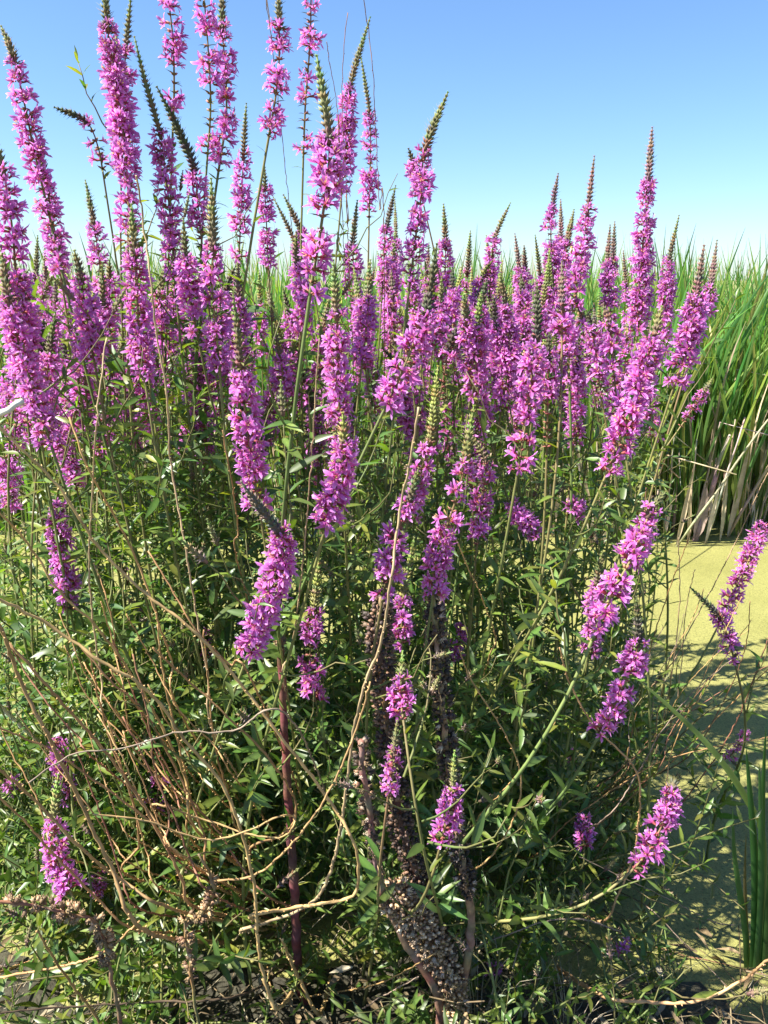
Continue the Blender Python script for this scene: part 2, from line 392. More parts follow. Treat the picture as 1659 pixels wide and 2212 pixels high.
# ------------------------------------------------------------------ loosestrife stalks
N_FLOWERS = [0]
def stalk_depth(w_, k, px, real=0.060):
    mid = px[min(len(px) - 1, k + 1)]
    D = FPX * real / w_; d = ray(*mid)
    Y = D * d.y
    e = ray(*px[-1]); Ymax = (CAM_H - 0.16) / max(1e-3, -e.z) * e.y if e.z < -.05 else 99
    Y = min(Y, Ymax)
    return Y, max(.6, min(1.4, 1.14 * w_ * (Y / d.y) / FPX / 0.058))
def stalk(w_, k, px, label, group, dens=1.0, gap=0.08, foot=None, rep=1.0, nbr=None, budcol=None, dY=0.0, real=0.060):
    """w_: width of the flowering spike in the photo, k: index of the point where the buds end, px: from the tip down to the lowest flowers"""
    Y, fs = stalk_depth(w_, k, px, real); dens = dens * U(.8, 1.12); gap = gap * U(.5, 2.2)
    mid = px[min(len(px) - 1, k + 1)]
    n = len(px); lean = G(.035)
    P = [at(x, y, Y + dY + lean * (1 - i / max(1, n - 1))) for i, (x, y) in enumerate(px)]
    A = catmull(P, 10); LA = Line(A)
    sb = LA.a[min(len(A) - 1, k * 10)]
    end = P[-1]; t_end = (A[-1] - A[-4]).normalized()
    if foot is None:
        drift = t_end.x / max(.3, -t_end.z) * end.z * .45
        fy = max(Y + U(.02, .16) + max(0, 1.35 - Y) * .55, 1.1)
        if mid[1] < 950 and Y < 1.45: fy = U(1.5, 1.75)
        if mid[1] > 1350: fy = Y + U(.25, .42)
        fx = end.x + max(-.35, min(.35, drift)) + G(.03)
    else: fx, fy = foot
    F = Vector((fx, fy, foot_z(fx, fy)))
    h = (end - F).length
    if t_end.z > -.35: t_end = Vector((t_end.x, t_end.y, -.5)).normalized()
    B = bez(end, end + t_end * h * .35, F + Vector((G(.03), G(.03), h * .4)), F, 14)
    LB = Line(B)
    root = empty('loosestrife_stalk', F)
    if label in (LM, LF):
        tipw = {id(SHADED): 'shade-darkened', id(GREEN): 'pale green', id(PURP): 'purple'}.get(id(budcol), 'olive')
        size = 'long' if LA.L > .26 else 'mid-length' if LA.L > .19 else 'short'
        slope = abs(px[0][0] - px[-1][0]) / max(1, px[-1][1] - px[0][1]); pose = 'upright' if slope < .08 else 'slightly tilted' if slope < .22 else 'leaning'
        tipt = 'with %s bud tip' % tipw if k > 0 else 'without bud tip'
        label = '%s %s magenta spike %s ' % (size, pose, tipt) + ('crowded among its neighbours mid stand' if label == LM else 'in front of the green cattails')
    tag(root, label, 'flower stalk', group)
    # stem: one square-ish tube from the foot to the tip
    m = MB(); step = 3
    Sp = [p - F for p in (A[int(k * 10):] if k * 10 < len(A) - 2 else A[-3:])[::step]] + [p - F for p in B[1:]]
    ns = len(Sp); rb = .0030 * U(.85, 1.2)
    rads = [.0012 + (rb - .0012) * min(1, (i / ns) * 1.3) for i in range(ns)]
    cc = []
    cg = random.choice([(0.17, 0.20, 0.06), (0.20, 0.21, 0.07), (0.13, 0.17, 0.05)])
    for i in range(ns):
        t = min(1, i / ns * 2.0); cc.append(tuple(a * (1 - t) + b_ * t for a, b_ in zip((0.20, 0.10, 0.06), cg)))
    m.tube(Sp, rads, cc, 6)
    # flowers in whorls
    s = sb + .004; nf = 0
    zone = LA.L - sb
    flowers = []
    while s < LA.L:
        t = (s - sb) / max(.02, zone)
        p, d_ = LA.at(s); up = -d_; nn = up.orthogonal().normalized(); bb = up.cross(nn); p = p - F
        sp = .0118 * U(.75, 1.4) * (1 + .35 * max(0, t - .7))
        r1 = U(.55, 1)
        if R() > gap * (1 + 1.5 * t):
            nfl = int(round((7.8 if t < .8 else 5) * dens * r1)) ; off = U(0, 6)
            for q in range(max(2, nfl)):
                a = off + 2 * pi * q / max(2, nfl) + G(.25); rd = nn * cos(a) + bb * sin(a)
                if R() < .1: continue
                fsc = fs * (.66 + .37 * min(1, t * 4)) * U(.7, 1.25)
                dirv = rd + up * (U(-.1, .7)) + Vector((G(.12), G(.12), G(.12)))
                flowers.append((frame_z(p + rd * (.0045 * fs) + up * G(.003), dirv, Vector((G(1), G(1), G(1))), fsc), random.randrange(14)))
        for q in range(4):  # bracts and spent calyces, joined to the stem
            a = U(0, 6.28); rd = nn * cos(a) + bb * sin(a)
            m.leaf(p + rd * .0012, rd + up * U(-.1, .8), up, U(.009, .016) * fs, .0042 * fs, (0.13, 0.14, 0.05), .2, .2)
            a = U(0, 6.28); rd = nn * cos(a) + bb * sin(a)
            m.spike(p + rd * .001, rd + up * U(.1, .9), U(.006, .009) * fs, .0016 * fs, (0.26, 0.10, 0.07), (0.34, 0.14, 0.10), 4)
        s += sp
    put('stem', m.mesh('stem', M_STEM), root)
    for (mt, q) in flowers:
        put('flower', FLOW[q], root, mt)
    N_FLOWERS[0] += len(flowers)
    if k > 0 and px[k][1] > -5:
        bm = MB(); lr = Line([q - F for q in A[:k * 10 + 3]])
        kw = {}
        if budcol: kw = dict(col0=budcol[0], col1=budcol[1])
        add_buds(bm, lr, 0, lr.L, .0074 * fs * U(.85, 1.15), seed=random.randrange(9999), **kw)
        put('bud_tip', bm.mesh('bud_tip', M_BUD), root)
    # leaves on the stem below the flowers and leafy side branches
    Lst = LB.L; s = .015; kk = 0
    big = w_ >= 62
    while s < Lst * .93:
        p, d_ = LB.at(s); up = -d_; nn = up.orthogonal().normalized(); bb = up.cross(nn); p = p - F; a = kk * pi / 2 + U(-.4, .4)
        size = min(.056, .02 + .06 * s / .3) * U(.75, 1.15) * rep
        for q in (0, pi):
            if R() < .12: continue
            rd = nn * cos(a + q) + bb * sin(a + q); mt = frame(p, rd + up * U(.1, .9), up + Vector((G(.3), G(.3), 0)), (size * U(.8, 1.2), size, size))
            if hides(F + mt @ Vector((0, .6, 0))): continue
            put('leaf', LEAF[random.randrange(6)], root, mt)
        kk += 1; s += U(.026, .046) if big else U(.05, .08)
    nb = nbr if nbr is not None else (min(9, int(Lst * (10 if big else 6))))
    for j in range(nb):
        s = Lst * U(.05, .8); p, d_ = LB.at(s); up = -d_; nn = up.orthogonal().normalized(); bb = up.cross(nn)
        a = U(0, 6.28); rd = nn * cos(a) + bb * sin(a)
        add_branch(root, frame_z(p - F, rd + up * U(.5, 1.2), up, U(.75, 1.25) * rep), random.randrange(10))
    return root

GT = 'tall flower spikes standing against the sky'
GM = 'flower spikes in the thick of the stand'
GF = 'farther flower spikes before the cattails'
GL = 'low flower spikes on the lower part of the stand'
GR = 'flower spikes arching out over the duckweed'
SHADED = ((0.075, 0.09, 0.035), (0.09, 0.065, 0.06)); GREEN = ((0.22, 0.27, 0.07), (0.17, 0.15, 0.07)); PURP = ((0.18, 0.14, 0.09), (0.19, 0.11, 0.11))  # the blackish pair paints taller neighbours' shade into the bud colour
LM = 'magenta loosestrife spike crowded among its neighbours in the thick of the stand'
LF = 'small magenta loosestrife spike rising in front of the green cattails'
LT = 'tall magenta loosestrife spike whose flowers reach up into the open blue sky'
SP = [
 (80, 1, [(2, 55), (28, 120), (52, 220), (75, 330), (105, 460), (132, 580)], 'tall spike with drooping tip curving over at the sky edge of the stand', GT, {}),
 (72, 1, [(84, 300), (100, 400), (118, 500), (135, 620)], 'spike with slim green bud tip just beneath the drooping curved one', GM, {}),
 (85, 1, [(-15, 290), (5, 360), (25, 480), (35, 600), (45, 700)], LM, GM, {}),
 (85, 1, [(2, 530), (18, 640), (45, 760), (85, 880), (110, 960)], 'spike with brown bud tip beside the long bare arching canes', GM, {}),
 (80, 1, [(30, 560), (48, 640), (58, 740), (75, 860)], LM, GM, {}),
 (70, 1, [(116, 231), (186, 262), (212, 318), (222, 370)], 'spike bent sideways with a dark drooping bud tip against blue sky', GT, dict(budcol=SHADED, dens=1.0)),
 (82, 1, [(226, -40), (231, 50), (250, 170), (268, 300), (278, 440), (276, 540)], 'thick tall spike next to one with a bent dark tip', GT, dict(dens=1.1)),
 (78, 1, [(251, 65), (256, 185), (264, 260), (270, 330)], LT, GT, {}),
 (76, 1, [(283, -10), (272, 105), (268, 180)], LT, GT, {}),
 (78, 2, [(290, 78), (312, 170), (345, 285), (356, 360), (368, 470), (378, 600)], 'spike with very long slender leaning bud tip against the sky', GT, {}),
 (76, 2, [(338, 186), (378, 265), (418, 360), (428, 450), (440, 560)], 'spike with long dark bud tip leaning towards the paired tall spikes', GT, dict(budcol=SHADED)),
 (76, 1, [(352, -60), (362, -12), (374, 90), (376, 190), (374, 262)], 'tall loose spike with bare stem showing between its flower whorls', GT, dict(gap=.3, dens=.85)),
 (78, 1, [(436, -60), (440, -15), (450, 110), (455, 230), (448, 340)], 'one of two tall spikes standing close together, whose top runs out of view', GT, dict(gap=.2, dens=.95)),
 (76, 1, [(482, -50), (480, 60), (488, 160), (488, 260), (472, 370)], 'one of two tall spikes standing close together, with brown bud tip', GT, dict(gap=.22, dens=.95)),
 (62, 1, [(532, 222), (526, 330), (522, 420), (518, 520), (516, 560)], 'slim spike with upright green bud tip between two tall pairs', GT, dict(gap=.15)),
 (80, 1, [(600, -40), (603, 45), (602, 150), (592, 230), (578, 310)], 'dark shaded tall spike with olive stem bare below its flowers', GT, dict(gap=.22, dens=.95)),
 (72, 1, [(676, -60), (672, -10), (670, 90), (660, 220), (655, 345)], 'tall airy spike topping out of view beside thin dry twigs', GT, dict(gap=.26, dens=.9)),
 (112, 1, [(684, 118), (710, 290), (708, 380), (695, 480), (680, 570), (668, 650)], 'broad full spike with thick olive bud tip, largest of the stand', GT, dict(dens=1.15)),
 (62, 1, [(800, 36), (756, 188), (748, 300), (738, 420)], 'spike with long bud tip slanting away from thin dry twigs', GT, {}),
 (56, 1, [(779, 118), (798, 242), (800, 340), (797, 480)], 'narrow spike crossed by a thin dry twig against the sky', GT, dict(gap=.18)),
 (82, 1, [(456, 384), (461, 530), (458, 620), (468, 720), (474, 800)], 'spike with stout olive bud tip above dense flowers mid stand', GM, {}),
 (60, 1, [(184, 388), (202, 480), (214, 560), (222, 640)], LM, GM, {}),
 (55, 1, [(572, 360), (572, 400), (576, 490), (580, 585)], LM, GM, {}),
 (55, 1, [(612, 420), (650, 500), (664, 560)], LM, GM, {}),
 (55, 1, [(590, 425), (640, 530), (655, 600)], LM, GM, {}),
 (85, 1, [(284, 440), (291, 545), (296, 640), (302, 740), (312, 815)], 'spike with tan bud tip rising in front of the thick tall one', GM, {}),
 (74, 1, [(968, 198), (918, 325), (910, 420), (897, 520), (885, 615)], 'lone tall spike with long bud tip slanting into clear sky', GT, dict(dens=.95)),
 (60, 1, [(882, 320), (893, 352), (905, 400)], 'short side spike with small dark bud beside the lone slanting one', GT, dict(budcol=SHADED, nbr=0)),
 (52, 1, [(958, 440), (962, 520), (962, 620), (964, 740)], LF, GF, {}),
 (52, 1, [(855, 400), (836, 490), (830, 560), (825, 640)], LF, GF, dict(budcol=SHADED)),
 (46, 1, [(853, 430), (855, 520), (850, 640)], LF, GF, {}),
 (60, 1, [(772, 432), (762, 530), (764, 600), (758, 690)], LM, GM, {}),
 (52, 1, [(1103, 437), (1070, 512), (1060, 590), (1055, 700)], 'spike with slanting bud tip before the cattail tops', GF, {}),
 (46, 1, [(1016, 498), (1010, 585), (1008, 640), (1005, 720)], LF, GF, {}),
 (52, 1, [(1206, 374), (1194, 445), (1190, 520), (1198, 640)], 'spike with thin purple bud tip beside the one visited by a bee', GF, dict(budcol=PURP)),
 (46, 1, [(1211, 430), (1212, 510), (1210, 580)], LF, GF, dict(budcol=PURP)),
 (66, 1, [(1284, 336), (1270, 450), (1258, 540), (1240, 640), (1228, 740), (1230, 830)], 'tall spike over the cattails with a bee on its flowers', GF, dict(dens=1.1, budcol=PURP)),
 (50, 1, [(1240, 452), (1226, 520), (1215, 600), (1208, 700)], LF, GF, {}),
 (62, 1, [(1409, 274), (1400, 390), (1392, 480), (1384, 590), (1374, 740)], 'tall spike over the cattails with the highest slender purple bud tip', GF, dict(budcol=PURP)),
 (60, 1, [(1399, 424), (1398, 545), (1390, 640), (1380, 700)], 'spike whose bud tip overlaps the highest slender one', GF, {}),
 (50, 1, [(1328, 478), (1324, 560), (1320, 640), (1318, 720)], LF, GF, dict(budcol=PURP)),
 (50, 1, [(1318, 485), (1312, 570), (1306, 660)], LF, GF, dict(budcol=PURP)),
 (52, 1, [(1467, 464), (1446, 560), (1440, 640), (1432, 760)], 'spike with brown bud tip among the cattail tops', GF, {}),
 (78, 1, [(1521, 529), (1504, 640), (1482, 750), (1455, 838)], 'outermost full spike leaning over the duckweed before the cattails', GR, dict(dens=1.1, budcol=PURP)),
 (62, 1, [(1549, 518), (1534, 622), (1512, 700)], 'brown tipped spike behind the outermost full one', GR, dict(budcol=PURP)),
 (50, 1, [(1112, 504), (1122, 580), (1128, 650), (1118, 720)], LF, GF, dict(budcol=PURP)),
 (48, 1, [(1132, 530), (1134, 590), (1130, 660)], LF, GF, dict(budcol=PURP)),
 (82, 1, [(1160, 610), (1160, 722), (1150, 800), (1138, 900), (1120, 1010)], 'full spike with shade-darkened bud tip in the middle of the stand', GM, dict(budcol=SHADED, dens=1.15)),
 (56, 1, [(1186, 560), (1172, 660), (1165, 740)], LF, GF, dict(budcol=GREEN)),
 (90, 1, [(1430, 660), (1415, 720), (1390, 800), (1360, 900), (1312, 1020)], 'long full spike leaning out before the cattail bank', GR, dict(dens=1.15)),
 (46, 1, [(1540, 815), (1520, 848), (1492, 890), (1468, 925)], 'small sparse spike over the dry cattail stems', GR, dict(gap=.25, nbr=3)),
 (62, 1, [(1250, 700), (1248, 780), (1246, 880), (1238, 970)], LM, GM, {}),
 (62, 1, [(1080, 590), (1092, 660), (1100, 770), (1082, 890)], LM, GM, {}),
 (84, 1, [(720, 560), (728, 675), (728, 760), (732, 850), (735, 920)], 'spike with dark bud tip stacked above another in mid stand', GM, dict(dens=1.1)),
 (96, 1, [(944, 525), (922, 672), (898, 730), (870, 800), (830, 885)], 'leaning full spike with long shade-darkened bud tip', GM, dict(budcol=SHADED, dens=1.1)),
 (92, 1, [(503, 630), (520, 775), (528, 880), (545, 1000), (562, 1110)], 'long full spike with olive bud tip above grey curled bud', GM, dict(dens=1.1)),
 (96, 1, [(740, 890), (745, 955), (738, 1010), (722, 1070), (706, 1130)], 'full spike with small pale green bud tip in mid stand', GM, dict(budcol=GREEN, dens=1.15)),
 (72, 1, [(946, 790), (932, 945), (915, 1000), (900, 1060), (880, 1130)], 'spike with fuzzy green bud tip above old seed stalks', GM, dict(budcol=GREEN)),
 (84, 1, [(1024, 875), (1005, 1000), (985, 1080), (955, 1170), (935, 1290)], 'long spike with fuzzy grey green tip leaning past a dark seed stalk', GM, dict(dens=1.05, real=.054, budcol=GREEN)),
 (84, 1, [(905, 1010), (885, 1080), (850, 1180), (825, 1300)], 'shaded purple spike in front of the old dark seed stalk', GM, dict(real=.054)),
 (92, 2, [(520, 1040), (560, 1095), (602, 1150), (610, 1190), (580, 1290), (535, 1415)], 'spike with curled grey fuzzy bud tip hanging over leaves', GL, dict(budcol=((0.15, 0.15, 0.10), (0.14, 0.10, 0.09)), dens=1.15, gap=0)),
 (76, 1, [(690, 1190), (680, 1315), (672, 1380), (670, 1440), (682, 1515)], 'short full spike with pale green bud tip low amid leaves', GL, dict(budcol=GREEN, dens=1.1)),
 (80, 1, [(870, 1405), (866, 1470), (866, 1510), (872, 1562)], 'low cluster with fuzzy green tip beside the dark seed stalks', GL, dict(budcol=GREEN, real=.050)),
 (74, 1, [(895, 1160), (872, 1290), (868, 1340), (868, 1400)], LM, GM, dict(budcol=GREEN)),
 (58, 0, [(996, 1350), (985, 1400), (965, 1430)], 'little flower cluster next to the thin dark seed stalk', GL, dict(nbr=3)),
 (58, 0, [(440, 1365), (445, 1400), (432, 1425)], 'little flower cluster under a bare cane amid leaves', GL, dict(nbr=3, dens=.6)),
 (62, 1, [(858, 1555), (852, 1620), (838, 1725)], 'low spike in front of the thickest dark seed stalk', GL, dict(nbr=3, real=.040)),
 (78, 1, [(982, 1620), (978, 1705), (970, 1750), (955, 1815)], 'low full spike in front of the slim dark seed stalk', GL, dict(dens=1.15, nbr=3, budcol=GREEN, real=.050)),
 (62, 1, [(100, 850), (118, 930), (150, 1000), (168, 1065)], 'sparse spike crossed by arching bare canes', GM, {}),
 (72, 0, [(122, 1090), (130, 1180), (142, 1250), (145, 1325)], 'lower spike behind crossing bare canes', GL, {}),
 (82, 1, [(126, 1672), (118, 1765), (116, 1810), (126, 1870), (156, 1935)], 'lowest full spike with green bud tip behind bare canes', GL, dict(dens=1.15, budcol=GREEN)),
 (64, 0, [(122, 1600), (132, 1650), (146, 1725)], 'shaded spike directly behind a bare cane above the lowest full one', GL, {}),
 (48, 0, [(214, 1885), (210, 1930)], 'tiny flower cluster beside the lowest full spike', GL, dict(nbr=3)),
 (58, 0, [(-5, 1680), (22, 1695), (35, 1715)], 'flower cluster at the cane tangle by the bank', GL, dict(nbr=4)),
 (60, 0, [(345, 1675), (342, 1705), (335, 1740)], 'sparse flower cluster among crossing canes', GL, dict(nbr=4, dens=.6)),
 (64, 0, [(10, 985), (16, 1040), (24, 1110)], LM, GM, {}),
 (50, 0, [(268, 1240), (278, 1265)], LM, GM, dict(nbr=4, dens=.6)),
 (98, 1, [(1440, 1060), (1405, 1105), (1370, 1195), (1318, 1290), (1272, 1400)], 'long full spike leaning over open duckweed', GR, dict(dens=1.1)),
 (66, 1, [(1301, 1192), (1291, 1262), (1284, 1330), (1270, 1420)], 'spike with pointed olive tip behind the long one over duckweed', GR, {}),
 (82, 1, [(1375, 1288), (1378, 1385), (1366, 1440), (1335, 1510), (1290, 1595)], 'spike with dark bud tip below the long one over duckweed', GR, dict(budcol=SHADED)),
 (60, 0, [(1650, 1130), (1622, 1200), (1592, 1265), (1562, 1330)], 'outermost slender spike over the duckweed', GR, dict(nbr=3, gap=.15)),
 (68, 1, [(1490, 1268), (1550, 1328), (1572, 1375), (1590, 1440)], 'spike with bent blackish bud tip over the duckweed', GR, dict(budcol=SHADED, nbr=3)),
 (84, 1, [(1470, 1670), (1452, 1700), (1435, 1770), (1400, 1840), (1360, 1885)], 'low full spike leaning over shaded duckweed', GR, dict(dens=1.1, nbr=4)),
 (62, 0, [(1262, 1765), (1260, 1800), (1262, 1835)], 'shaded flower cluster among leaves near the low leaning spike', GR, dict(nbr=5)),
 (60, 0, [(1345, 2035), (1352, 2060)], 'single bright flower cluster low by the dry twigs', GL, dict(nbr=3)),
 (46, 0, [(1070, 2085), (1060, 2110)], 'tiny flower cluster near the foot of the seed stalks', GL, dict(nbr=3)),
 (34, 0, [(1612, 1580), (1590, 1620), (1560, 1645)], 'thin small spike over the broad cattail blade', GR, dict(nbr=2)),
 (36, 0, [(1230, 1625), (1236, 1645)], LM, GM, dict(nbr=4, dens=.7)),
 (66, 0, [(1105, 1085), (1130, 1120), (1160, 1160)], LM, GM, {}),
 (60, 0, [(1246, 1085), (1238, 1120)], LM, GM, dict(nbr=6)),
 (80, 1, [(160, 540), (175, 600), (188, 690), (205, 790)], LM, GM, {}),
 (80, 1, [(396, 470), (402, 560), (412, 650), (425, 720)], LM, GM, {}),
 (66, 1, [(640, 500), (640, 560), (655, 640), (650, 720)], LM, GM, {}),
 (70, 1, [(592, 700), (605, 770), (618, 860)], LM, GM, {}),
 (70, 1, [(360, 560), (345, 640), (350, 740)], LM, GM, {}),
 (66, 1, [(800, 560), (795, 640), (790, 720), (780, 800)], LM, GM, {}),
 (60, 1, [(1040, 640), (1035, 720), (1030, 800)], LM, GM, {}),
 (70, 1, [(1010, 930), (1050, 1000), (1040, 1080), (1030, 1180)], LM, GM, {}),
]
TAN = (0.40, 0.235, 0.10); TAN2 = (0.45, 0.28, 0.125); GREY = (0.24, 0.18, 0.13); RED = (0.27, 0.13, 0.075); PALE = (0.40, 0.28, 0.16)
LC = 'bare tan cane studded with tiny knobs slanting down into the cane tangle'
LC2 = 'thin bare dry cane rising through the leaves'
LC3 = 'thin dry twig reaching up into the blue sky'
LC4 = 'thin pale dry stem standing in the duckweed'
CANES = [
 ([(-60, 880), (0, 925), (125, 1050), (200, 1165), (300, 1270), (415, 1360), (515, 1470), (600, 1583), (700, 1713), (765, 1823), (772, 1915), (745, 1943), (625, 1963), (540, 1980)], .92, .0036, TAN2, 'longest bare cane slanting across the leaves and hooking back at its foot'),
 ([(-50, 1260), (0, 1295), (105, 1350), (220, 1430), (295, 1473), (360, 1538), (390, 1588), (475, 1688), (520, 1793), (550, 1923), (560, 2063), (585, 2158), (605, 2175)], .88, .0038, TAN2, 'bare cane curving down to the ground past the hooked one'),
 ([(-40, 1080), (0, 1110), (65, 1180), (130, 1280), (210, 1355), (280, 1450), (345, 1560), (400, 1680), (430, 1800)], .95, .0033, TAN, LC),
 ([(-40, 1270), (10, 1380), (45, 1473), (100, 1583), (170, 1723), (240, 1873), (320, 2013)], .80, .0042, TAN2, 'thickest bare cane passing in front of low flower spikes'),
 ([(20, 1390), (95, 1473), (210, 1603), (280, 1693), (340, 1793), (395, 1903), (420, 1960)], .9, .0036, TAN, LC),
 ([(-40, 1550), (0, 1573), (115, 1623), (210, 1690), (330, 1780), (400, 1860)], .9, .0028, TAN, LC),
 ([(-40, 1630), (0, 1663), (85, 1738), (165, 1823), (260, 1898), (370, 1963)], .86, .0036, TAN2, LC),
 ([(-30, 1700), (40, 1760), (120, 1850), (210, 1940), (300, 2010)], .92, .003, TAN, LC),
 ([(195, 1400), (205, 1473), (240, 1608), (280, 1708), (300, 1823), (270, 1888)], 1.0, .0026, TAN, LC2),
 ([(340, 1350), (355, 1473), (390, 1623), (410, 1723), (415, 1818)], 1.05, .0028, TAN, LC2),
 ([(440, 1360), (450, 1473), (462, 1598), (495, 1723), (520, 1800)], 1.05, .0026, TAN, LC2),
 ([(170, 1390), (240, 1473), (310, 1538), (380, 1660), (440, 1800), (455, 1890)], .98, .003, TAN, LC),
 ([(330, 1400), (410, 1473), (480, 1538), (550, 1603), (600, 1663), (635, 1723), (636, 1775), (600, 1808), (540, 1840)], 1.0, .003, TAN, 'bare cane bending round in a hook above the leaves'),
 ([(60, 1690), (150, 1633), (280, 1613), (380, 1583), (500, 1580), (640, 1568)], .84, .0022, GREY, 'thin grey dry stem lying level across the canes', ),
 ([(200, 1758), (320, 1775), (440, 1813), (525, 1798), (570, 1780), (605, 1763), (635, 1764), (634, 1785), (605, 1808), (530, 1800), (440, 1770), (330, 1750)], .93, .0024, TAN2, 'looping bare cane curled into an eye'),
 ([(905, 880), (885, 1000), (865, 1100), (845, 1250), (825, 1380), (790, 1473), (765, 1573), (748, 1700), (735, 1790), (715, 1880), (680, 1945), (600, 1985), (520, 2010)], .95, .0033, PALE, 'long pale cane sweeping down from mid stand to the ground'),
 ([(800, 1473), (775, 1560), (720, 1693), (640, 1813), (570, 1878), (525, 1898), (460, 1910)], .96, .0028, TAN2, 'pale cane running beside the long sweeping one'),
 ([(230, 730), (210, 895), (200, 1050), (192, 1230), (200, 1330), (220, 1465), (260, 1600)], 1.0, .0024, PALE, LC2),
 ([(295, 380), (310, 480), (325, 600), (340, 730), (360, 855), (370, 1010), (400, 1180), (430, 1360), (450, 1465), (470, 1600)], 1.02, .0024, PALE, 'slender pale cane rising from leaves up to the sky'),
 ([(150, 900), (190, 1010), (250, 1120), (295, 1210), (345, 1350), (370, 1430), (400, 1560)], .98, .0028, TAN, LC),
 ([(690, 730), (680, 880), (670, 1030), (650, 1255), (630, 1405), (618, 1500)], 1.05, .0022, PALE, LC2),
 ([(480, 930), (500, 1040), (515, 1150), (525, 1260)], 1.15, .0022, TAN, LC2),
 ([(960, 1100), (1004, 1210), (1040, 1290), (1070, 1380), (1050, 1440)], 1.2, .0022, TAN, LC2),
 ([(990, 1400), (1020, 1473), (1090, 1583), (1125, 1673), (1115, 1753), (1070, 1838), (1025, 1878)], 1.12, .0024, TAN2, 'bowed bare cane beside the slim dark seed stalk'),
 ([(1210, 1400), (1230, 1473), (1280, 1563), (1370, 1658), (1382, 1733), (1370, 1843), (1335, 1933), (1300, 1990)], 1.15, .0027, TAN2, 'bowed bare cane in front of the low spike over duckweed'),
 ([(1200, 1560), (1120, 1670), (1030, 1770), (1000, 1830)], 1.25, .0022, TAN, LC2),
 ([(1720, 2040), (1659, 2073), (1610, 2113), (1505, 2163), (1375, 2163), (1300, 2150)], .95, .0042, TAN2, 'stout bare cane curving low over the shaded bank'),
 ([(1030, 2043), (1110, 2013), (1190, 1988), (1270, 1988), (1340, 2010)], 1.15, .0024, GREY, 'grey dry stem arching low behind the seed stalks'),
 ([(1700, 1583), (1659, 1593), (1480, 1628), (1375, 1673), (1230, 1773), (1150, 1850)], 1.35, .002, TAN, 'thin dry stem stretched out level over the duckweed'),
 ([(1690, 1420), (1600, 1500), (1500, 1600), (1400, 1690), (1260, 1800)], 1.4, .0022, TAN, 'thin dry stem slanting over the duckweed'),
 ([(1659, 1380), (1590, 1560), (1500, 1700), (1390, 1830), (1300, 1900)], 1.4, .0022, RED, 'thin reddish stem slanting over the duckweed'),
 ([(1500, 1130), (1440, 1290), (1400, 1420), (1370, 1560), (1330, 1700)], 1.5, .002, TAN, LC4),
 ([(1465, 1160), (1468, 1290), (1455, 1430), (1430, 1560), (1390, 1680)], 1.5, .002, PALE, LC4),
 ([(1500, 1230), (1480, 1330), (1470, 1450), (1440, 1580)], 1.6, .0018, PALE, LC4),
 ([(1660, 1020), (1630, 1080), (1575, 1200), (1500, 1340), (1430, 1460)], 1.75, .0022, PALE, LC4),
 ([(1620, 1300), (1610, 1400), (1560, 1520), (1480, 1640)], 1.5, .0018, RED, LC4),
 ([(1640, 2250), (1560, 2120), (1480, 2040), (1400, 1960)], 1.25, .0016, GREY, 'thin grey stem crossing the shaded bank'),
 ([(1700, 2120), (1580, 2100), (1450, 2100), (1300, 2090)], 1.3, .0018, RED, 'thin reddish stem lying level at the water edge'),
 ([(1250, 1850), (1420, 1930), (1560, 2020), (1640, 2110)], 1.35, .0016, GREY, 'thin dry stem falling towards the broad cattail blades'),
 ([(575, -30), (576, 20), (582, 50), (590, 120)], 1.3, .0012, GREY, LC3),
 ([(750, 26), (742, 120), (738, 230), (745, 360), (752, 480), (755, 600)], 1.35, .0013, RED, LC3),
 ([(784, -20), (796, 70), (806, 160), (812, 300), (820, 450), (830, 600)], 1.3, .0014, RED, LC3),
 ([(706, 92), (714, 150), (728, 230), (735, 330), (740, 460)], 1.35, .0012, RED, LC3),
 ([(300, 1990), (220, 2060), (120, 2090), (-20, 2110)], .95, .003, TAN, 'broken cane lying over the bank leaves'),
 ([(-20, 2190), (150, 2175), (330, 2165), (520, 2150)], .95, .003, (0.10, 0.07, 0.045), 'dark rotting cane lying level on the bank'),
 ([(80, 2010), (130, 2090), (190, 2170), (260, 2230)], .9, .0032, TAN, 'short brown cane leaning on the bank leaves'),
 ([(610, 2030), (625, 2070), (650, 2120), (690, 2190)], 1.05, .0045, TAN2, 'short stout tan stub near the ground'),
 ([(905, 2110), (830, 2150), (770, 2175)], 1.05, .002, GREY, 'short grey twig at the foot of the seed stalks'),
 ([(940, 2060), (830, 2120), (740, 2140), (600, 2160)], 1.1, .002, TAN, 'bent thin cane at the foot of the seed stalks'),
]
for (w_, k, px, lab, grp, kw) in SP:
    keep_line(px, w_ * .45, stalk_depth(w_, k, px, kw.get('real', .060))[0])
for a in CANES: keep_line(a[0], 7, a[1], a[1] + .12)
for (px, rad, Y) in (([(838, 1922), (896, 1985), (935, 2045), (978, 2140)], 40, 1.17), ([(779, 1600), (795, 1740), (829, 1935), (905, 2080)], 16, 1.12),
                     ([(822, 1290), (820, 1400), (848, 1650), (866, 1789), (915, 1940), (945, 2020)], 26, 1.15), ([(936, 1290), (956, 1520), (980, 1780), (1014, 1957), (1000, 2120)], 20, 1.14),
                     ([(604, 1380), (622, 1705), (640, 2013)], 12, 1.2)):
    keep_line(px, rad, Y)
for (w_, k, px, lab, grp, kw) in SP:
    stalk(w_, k, px, lab, grp, **kw)
